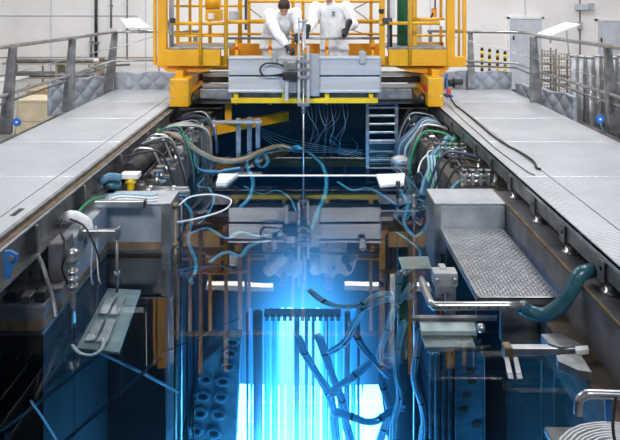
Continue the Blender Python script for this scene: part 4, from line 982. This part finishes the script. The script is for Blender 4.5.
# near corner: shelf with coiled hose and handrail end
sh = thing('corner_shelf', 'dark steel shelf fixed to the wall under the coiled hose', 'shelf', V((1.3, 2.3, .40)))
MB().box((.95, 2.0, .40), (1.66, 2.55, .425)).build('board', 'steel_dark', sh, bevel=.004); MB().box((1.5, 2.1, .15), (1.66, 2.14, .40)).build('bracket', 'steel_dark', sh)
pts = []
for k in range(15*26): a = 2*pi*k/26; r = .045+.0162*k/26; pts.append(V((1.19+r*cos(a), 2.27+r*sin(a), .437+.03*(1-r/.29)+.0006*(k % 7))))
o = MB().tube(pts, .0092, 7).build('coiled_hose', 'alu_plain', None, True, fixn=False); tag(o, 'light grey hose coiled flat in many turns on the corner shelf', 'hose')
hose('handrail_end', [V((1.757, 2.44, .62)), V((1.4, 2.44, .62)), P(596, 394, 2.44), P(585, 395.5, 2.44), P(579, 401, 2.44), P(578, 414, 2.44)], .017, 'steel', 'bent stainless handrail end over the coiled grey hose', 'handrail', n=12, now=True)
o = MB().prism([P(605, 393, 2.455), P(613, 393, 2.455), P(612, 422, 2.455), P(606, 422, 2.455)], (0, .012, 0)).build('blue_strap', 'blue_paint', None, bevel=.002); tag(o, 'blue strap hanging from the bent handrail end', 'strap')
hose('hanging_cable', [P(616, 397, 2.415), P(614, 412, 2.39), P(613, 428, 2.35), P(616, 446, 2.31), P(622, 462, 2.28)], .006, 'black', 'black cord hanging from handrail onto the coiled grey hose', 'cord')

# ---------------------------------------------------------------- under water: the core
core = thing('reactor_core', 'glowing blue white bundle of vertical reactor tubes under the water', 'reactor core', (-.1, 6.2, -6))
YC = 6.0
zt = U(300, 316, YC).z
def vt(x0, x1, d, ztop, m, name, zbot=-6, parent=core):
    xa, xb = (x0-CX)*d/F, (x1-CX)*d/F; r = (xb-xa)/2
    return MB().cyl(((xa+xb)/2, d, zbot), ((xa+xb)/2, d, ztop), r, n=12).build(name, m, parent, True)
for x0, x1, m in ((264, 270, 'fuel_glow'), (271.5, 278, 'fuel_glow'), (279.5, 285, 'fuel_bright'), (286, 293.5, 'fuel_bright'), (300, 304.5, 'fuel_bright'), (308.5, 311, 'fuel_bright'), (315, 320, 'fuel_bright'), (322, 326, 'fuel_glow'),
                  (329, 335, 'fuel_glow'), (337.5, 343, 'fuel_glow'), (351, 356, 'fuel_glow'), (250, 252, 'fuel_glow')):
    vt(x0, x1, YC+.1, zt, m, 'fuel_tube')
for x0, x1 in ((246, 248.5), (253, 262.5), (294.2, 299.4), (304.8, 308), (311.8, 314.6), (344.5, 350), (326.5, 328.5), (357, 360)):
    vt(x0, x1, YC+.05, zt, 'underwater_dark', 'control_tube')
cb = MB(); a, b = U(264, 308, YC), U(341, 316, YC); cb.box((a.x, YC, zt-.02), (b.x, YC+.09, zt+.03))
cbo = cb.build('top_grid', 'underwater_dark', core)
for k in range(13): x = a.x+(b.x-a.x)*(k+.5)/13; MB().box((x-.018, YC-.03, zt-.06), (x+.018, YC+.02, zt+.02)).build('tooth', 'black', cbo)
for i in range(8):  # near rows, out of view, added to light the hose bundles
    for j in range(12):
        x, y = -.78+.205*i, 4.3+.225*j; zz = -5.1 if y < 6 else -4.75
        MB().box((x-.092, y-.1, -6), (x+.092, y+.1, zz)).build('fuel_assembly', 'fuel_core', core)
gl = MB().ball((0, 0, 0), 1, 24, 16).build('cherenkov_glow', 'glow'); gl.scale = (1.15, 2.3, 5.3); gl.location = (-.1, 6.35, -5.4)
gl['kind'] = 'stuff'; tag(gl, 'soft blue glow in the water around the reactor core', 'glow')
# rack with round holes
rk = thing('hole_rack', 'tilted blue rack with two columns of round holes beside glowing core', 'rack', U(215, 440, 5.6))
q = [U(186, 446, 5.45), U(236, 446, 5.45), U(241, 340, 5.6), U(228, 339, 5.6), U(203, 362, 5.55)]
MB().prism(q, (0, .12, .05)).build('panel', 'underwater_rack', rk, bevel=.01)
nrm = (q[1]-q[0]).cross(q[2]-q[1]).normalized()
if nrm.y > 0: nrm = -nrm
for x, y in ((231, 346), (229, 356), (227, 368), (205, 379), (223, 381), (203, 394), (221, 395), (201, 409), (219, 410), (197, 424), (215, 426), (194, 440), (211, 441)):
    c = U(x, y, 5.53); c = c-nrm*((c-q[1]).dot(nrm)); u = (q[1]-q[0]).normalized(); v = nrm.cross(u)
    ring = MB().tube([c+nrm*.012+(u*cos(2*pi*k/16)+v*sin(2*pi*k/16))*.055 for k in range(16)], .017, 6, True).build('ring', 'hose_cyan', rk, True)
    MB().cyl(c+nrm*.002, c+nrm*.010, .046, n=14).build('hole', 'underwater_dark', ring)
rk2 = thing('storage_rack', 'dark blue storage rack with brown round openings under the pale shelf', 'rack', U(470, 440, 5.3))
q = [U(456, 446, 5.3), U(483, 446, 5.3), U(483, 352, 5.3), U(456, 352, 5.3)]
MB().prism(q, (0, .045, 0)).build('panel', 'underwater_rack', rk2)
for x, y in ((470, 372), (472, 382), (466, 396), (463, 411), (476, 425)):
    c = U(x, y, 5.29); MB().cyl(c, c+V((0, .02, 0)), .04, n=14).build('opening', 'rust_stain', rk2)
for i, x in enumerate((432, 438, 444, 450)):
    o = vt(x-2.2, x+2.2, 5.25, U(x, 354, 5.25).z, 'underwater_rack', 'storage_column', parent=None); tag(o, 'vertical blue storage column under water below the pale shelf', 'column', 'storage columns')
for i, (x, r) in enumerate(((484.5, .7), (541.5, 1.2), (554.5, 1.3))):  # pale tubes stand in for the lit edges of sunken columns
    dg_ = (4.6, 4.3, 4.16)[i]; o = vt(x-r, x+r, dg_, U(x, 356+i*6, dg_).z, 'hose_cyan', 'guide_and_edge_tube', parent=None); tag(o, 'thin upright blue tube standing for a lit column edge under dark water', 'tube', 'lit column edges by the wall')
for i, x in enumerate((187, 193.5)):
    o = vt(x-.9, x+.9, 4.9, -.02, 'rubber', 'black_rod', parent=None); tag(o, 'thin black rod reaching down beside the rack with round holes', 'rod', 'black rods')
# hose bundles with black ties
BUNDLES = []
def bundle(*a): BUNDLES.append(a)
def lay_bundle(tree, pts, d0, d1, n, r, label):
    t = thing('hose_bundle', label, 'hose', U(pts[-1][0], pts[-1][1], d1)); m = len(pts)
    n = n+2; r = r*.62; K = 8
    base = sp([U(x, y, d0+(d1-d0)*k/(m-1)) for k, (x, y) in enumerate(pts)], K)
    fine = lay(base, r*3.0, tree, keep=True); M_ = len(fine)
    for i in range(n):
        a = 2*pi*i/n; q = random.uniform(.3, .7)
        off = [V((cos(a+.06*k), .8*sin(a+.06*k), .5*sin(a+.06*k)))*r*(1.25+q*(sin(pi*(k % (2*K))/(2*K))**2 if K <= k <= M_-K-1 else .9)) for k in range(M_)]
        MB().tube([b+o_ for b, o_ in zip(fine, off)], r, 7).build('tube', random.choice(('hose_cyan', 'hose_cyan', 'hose_clear')), t, True, fixn=False)
    for k in range(1, m-1, 2):
        c = fine[k*K]; dv = (fine[k*K+1]-fine[k*K-1]).normalized(); MB().cyl(c-dv*.008, c+dv*.008, r*2.5, n=10).build('cable_tie', 'black', t, True)
bundle([(299, 338), (304, 352), (316, 372), (328, 392), (334, 415), (336, 444)], 5.7, 5.6, 3, .026, 'pale cyan hose bundle slanting across the glowing core tubes')
bundle([(318, 336), (324, 352), (333, 378), (340, 402), (346, 424), (352, 446)], 5.75, 5.6, 3, .026, 'cyan hose bundle dropping in front of core beside the slanting bundle')
bundle([(330, 352), (345, 342), (356, 322), (364, 308), (385, 300), (410, 296)], 5.6, 5.0, 2, .024, 'cyan hose bundle rising from core towards the float')
bundle([(352, 322), (356, 338), (368, 354), (380, 366), (388, 376)], 5.5, 5.5, 2, .024, 'cyan hose bundle crossing between two upright bundles')
bundle([(396, 306), (388, 328), (380, 350), (376, 362)], 5.3, 5.5, 3, .022, 'short cyan hose bundle meeting the crossing bundle')
bundle([(376, 362), (356, 376), (338, 386), (330, 392)], 5.5, 5.6, 2, .024, 'cyan hose bundle joining slanting and upright bundles')
bundle([(380, 366), (384, 388), (390, 408), (384, 428), (378, 446)], 5.5, 5.5, 4, .022, 'thick cyan hose bundle hanging upright beyond the core')
bundle([(404, 322), (398, 348), (396, 372), (400, 396), (394, 420), (392, 446)], 5.3, 5.4, 3, .02, 'cyan hose bundle hanging beside the dark collar rod')
bundle([(420, 330), (416, 356), (414, 380), (421, 402), (424, 424), (421, 446)], 5.2, 5.3, 4, .02, 'cyan hose bundle hanging beside storage columns')
bundle([(334, 412), (352, 416), (368, 424), (384, 418), (400, 410)], 5.5, 5.4, 2, .024, 'low cyan hose bundle swinging between upright bundles')
bundle([(310, 290), (322, 302), (345, 308), (368, 304), (392, 298)], 5.4, 5.1, 2, .020, 'light cyan hose pair sagging under the mirrored workers')
bundle([(384, 286), (376, 294), (378, 304), (390, 306), (404, 298), (412, 284)], 5.0, 5.0, 2, .018, 'small cyan hose loop near the pool wall')
# frames on the tank floor
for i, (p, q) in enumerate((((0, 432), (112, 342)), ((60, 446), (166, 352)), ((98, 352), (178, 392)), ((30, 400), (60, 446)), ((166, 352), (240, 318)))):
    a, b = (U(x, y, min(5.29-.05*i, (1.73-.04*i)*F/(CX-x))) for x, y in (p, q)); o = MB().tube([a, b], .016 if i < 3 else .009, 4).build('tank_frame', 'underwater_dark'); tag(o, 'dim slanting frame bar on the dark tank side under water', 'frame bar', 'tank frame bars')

# ---------------------------------------------------------------- crowded ledges under the walkway edges
HN = {'rubber': 'black', 'steel_dull': 'grey', 'hose_navy': 'navy blue', 'steel_dark': 'dark grey', 'steel': 'bright steel', 'green_hose': 'green'}
for sx, n in ((-1, 4), (1, 4)):
    for i in range(n):
        x = (-1.66, -1.73, -1.80, -1.875)[i] if sx < 0 else (1.53, 1.59, 1.65, 1.708)[i]; r = (.018, .018, .024, .018)[i]
        y0, y1 = 6.06+random.uniform(0, .3), 8.3+random.uniform(0, 1.2); z = .329+r
        hose('ledge_pipe', [V((x, y0, z)), V((x+.004*sx, (y0*2+y1)/3, z)), V((x-.004*sx, (y0+2*y1)/3, z)), V((x, y1, z))], r, ('steel_dark', 'steel_dull', 'rubber', 'brown_metal')[i],
             ('dark steel', 'dull grey', 'black rubber', 'brown metal')[i]+' pipe lying along the ledge '+('by the thick duct' if sx < 0 else 'by the steel manifolds'), 'pipe', now=True)
    for i in range(9):
        y = (6.22, 6.62, 6.76, 7.2, 7.36, 8.26, 8.48, 8.74, 8.84)[i] if sx < 0 else (6.15, 6.3, 6.48, 7.2, 7.72, 7.92, 8.60, 8.72, 9.0)[i]; x0 = sx*(1.865 if sx < 0 else 1.72); x1 = sx*(1.40 if sx < 0 else 1.26)+random.uniform(-.05, .03)*sx
        over = sx < 0 and y < 7.6; top = .605 if over else .48+random.uniform(-.02, .05); j = random.uniform(-.03, .03)   # over the thick duct
        HM = random.choice(('rubber', 'steel_dull', 'hose_navy', 'steel_dark', 'steel', 'rubber')) if i != 4 else 'green_hose'
        hose('drop_hose', [V((x0, y, top-.03)), V(((x0*2+x1)/3, y+j*.5, top+.02)), V(((x0+2*x1)/3-.02*sx, y+j, top)), V((x1, y+j, .2)), V((x1-.02*sx, y+j*1.3, -.1))], random.choice((.009, .012, .016)),
             HM, HN[HM]+' small hose bent from under the walkway down into water '+('near the beige hose' if sx < 0 else 'near the grey float'), 'hose', group='drop hoses near the beige hose' if sx < 0 else 'drop hoses near the grey float')
    for i in range(8):
        y = 5.96+.42*i if sx < 0 else 6.3+.43*i; x = -1.66 if sx < 0 else 1.53; h = random.uniform(.05, .07)
        t = thing('pipe_clamp', 'upright clamp block holding ledge pipes '+('by the thick duct' if sx < 0 else 'by the steel manifolds'), 'clamp', V((x, y, .33)), 'ledge clamps '+('by the duct' if sx < 0 else 'by the manifolds'))
        MB().box((x-.038, y-.03, .329), (x+.038, y+.03, .33+h)).build('block', random.choice(('steel_dull', 'steel_dark', 'steel')), t, bevel=.006)
        MB().cyl((x-.006, y-.012, .33+h), (x-.006, y-.012, .36+h), .010, n=8).build('bolt', 'steel', t); MB().cyl((x+.022, y+.012, .33+h), (x+.022, y+.012, .35+h), .010, n=8).build('bolt', 'steel', t)
# pale plates seen low in the bays
o = MB().prism([UD(398, 257, .03), UD(428, 256, .03), UD(432, 268, .03), UD(402, 269, .03)], (0, 0, -.03)).build('bay_plate', 'plate_pale', None, bevel=.003); tag(o, 'pale plate at the water beside the grey bracket block', 'plate')
# loose hoses drifting just under the surface
LP = [([(204, 178), (198, 186), (208, 188), (214, 198), (208, 214), (198, 224)], 'behind the white wire loop'), ([(186, 236), (206, 228), (226, 238), (240, 232), (262, 236), (280, 228)], 'across the mirrored silver beam'),
      ([(210, 262), (226, 252), (240, 256), (250, 246), (268, 240)], 'beside the mirrored yellow posts'), ([(330, 134), (340, 143), (337, 152), (346, 155), (358, 147), (352, 138)], 'in a ring beside the ladder'),
      ([(330, 140), (344, 150), (356, 152), (376, 156), (396, 154)], 'before the ladder foot'), ([(400, 190), (408, 204), (404, 222), (414, 236), (424, 230), (432, 214)], 'beside the steel pier corner'),
      ([(396, 232), (408, 240), (420, 252), (414, 266), (404, 276)], 'under the pale bay plate'), ([(184, 200), (192, 216), (188, 240), (196, 262), (192, 284)], 'hanging down beside the brown rod'),
      ([(338, 182), (352, 190), (368, 188), (384, 196), (398, 206)], 'in front of the added white end block'), ([(244, 186), (262, 194), (276, 190), (290, 198), (296, 212)], 'before the mast rod')]
for i, (p, lab) in enumerate(LP):
    hose('loose_hose', [UD(x, y, .04+.03*(i % 3)+.02*k) for k, (x, y) in enumerate(p)], (.012, .017, .022)[i % 3], 'hose_surface', 'cyan hose drifting in the water '+lab)

# ---------------------------------------------------------------- lay the loose hoses and the bundles
tree = solids()
for name, c, r, m, label, cat, n, group, pin in HOSES:
    o = MB().tube(lay(c, r, tree, pin), r, n).build(name, m, None, True, fixn=False); tag(o, label, cat, group)
for a in BUNDLES: lay_bundle(tree, *a)
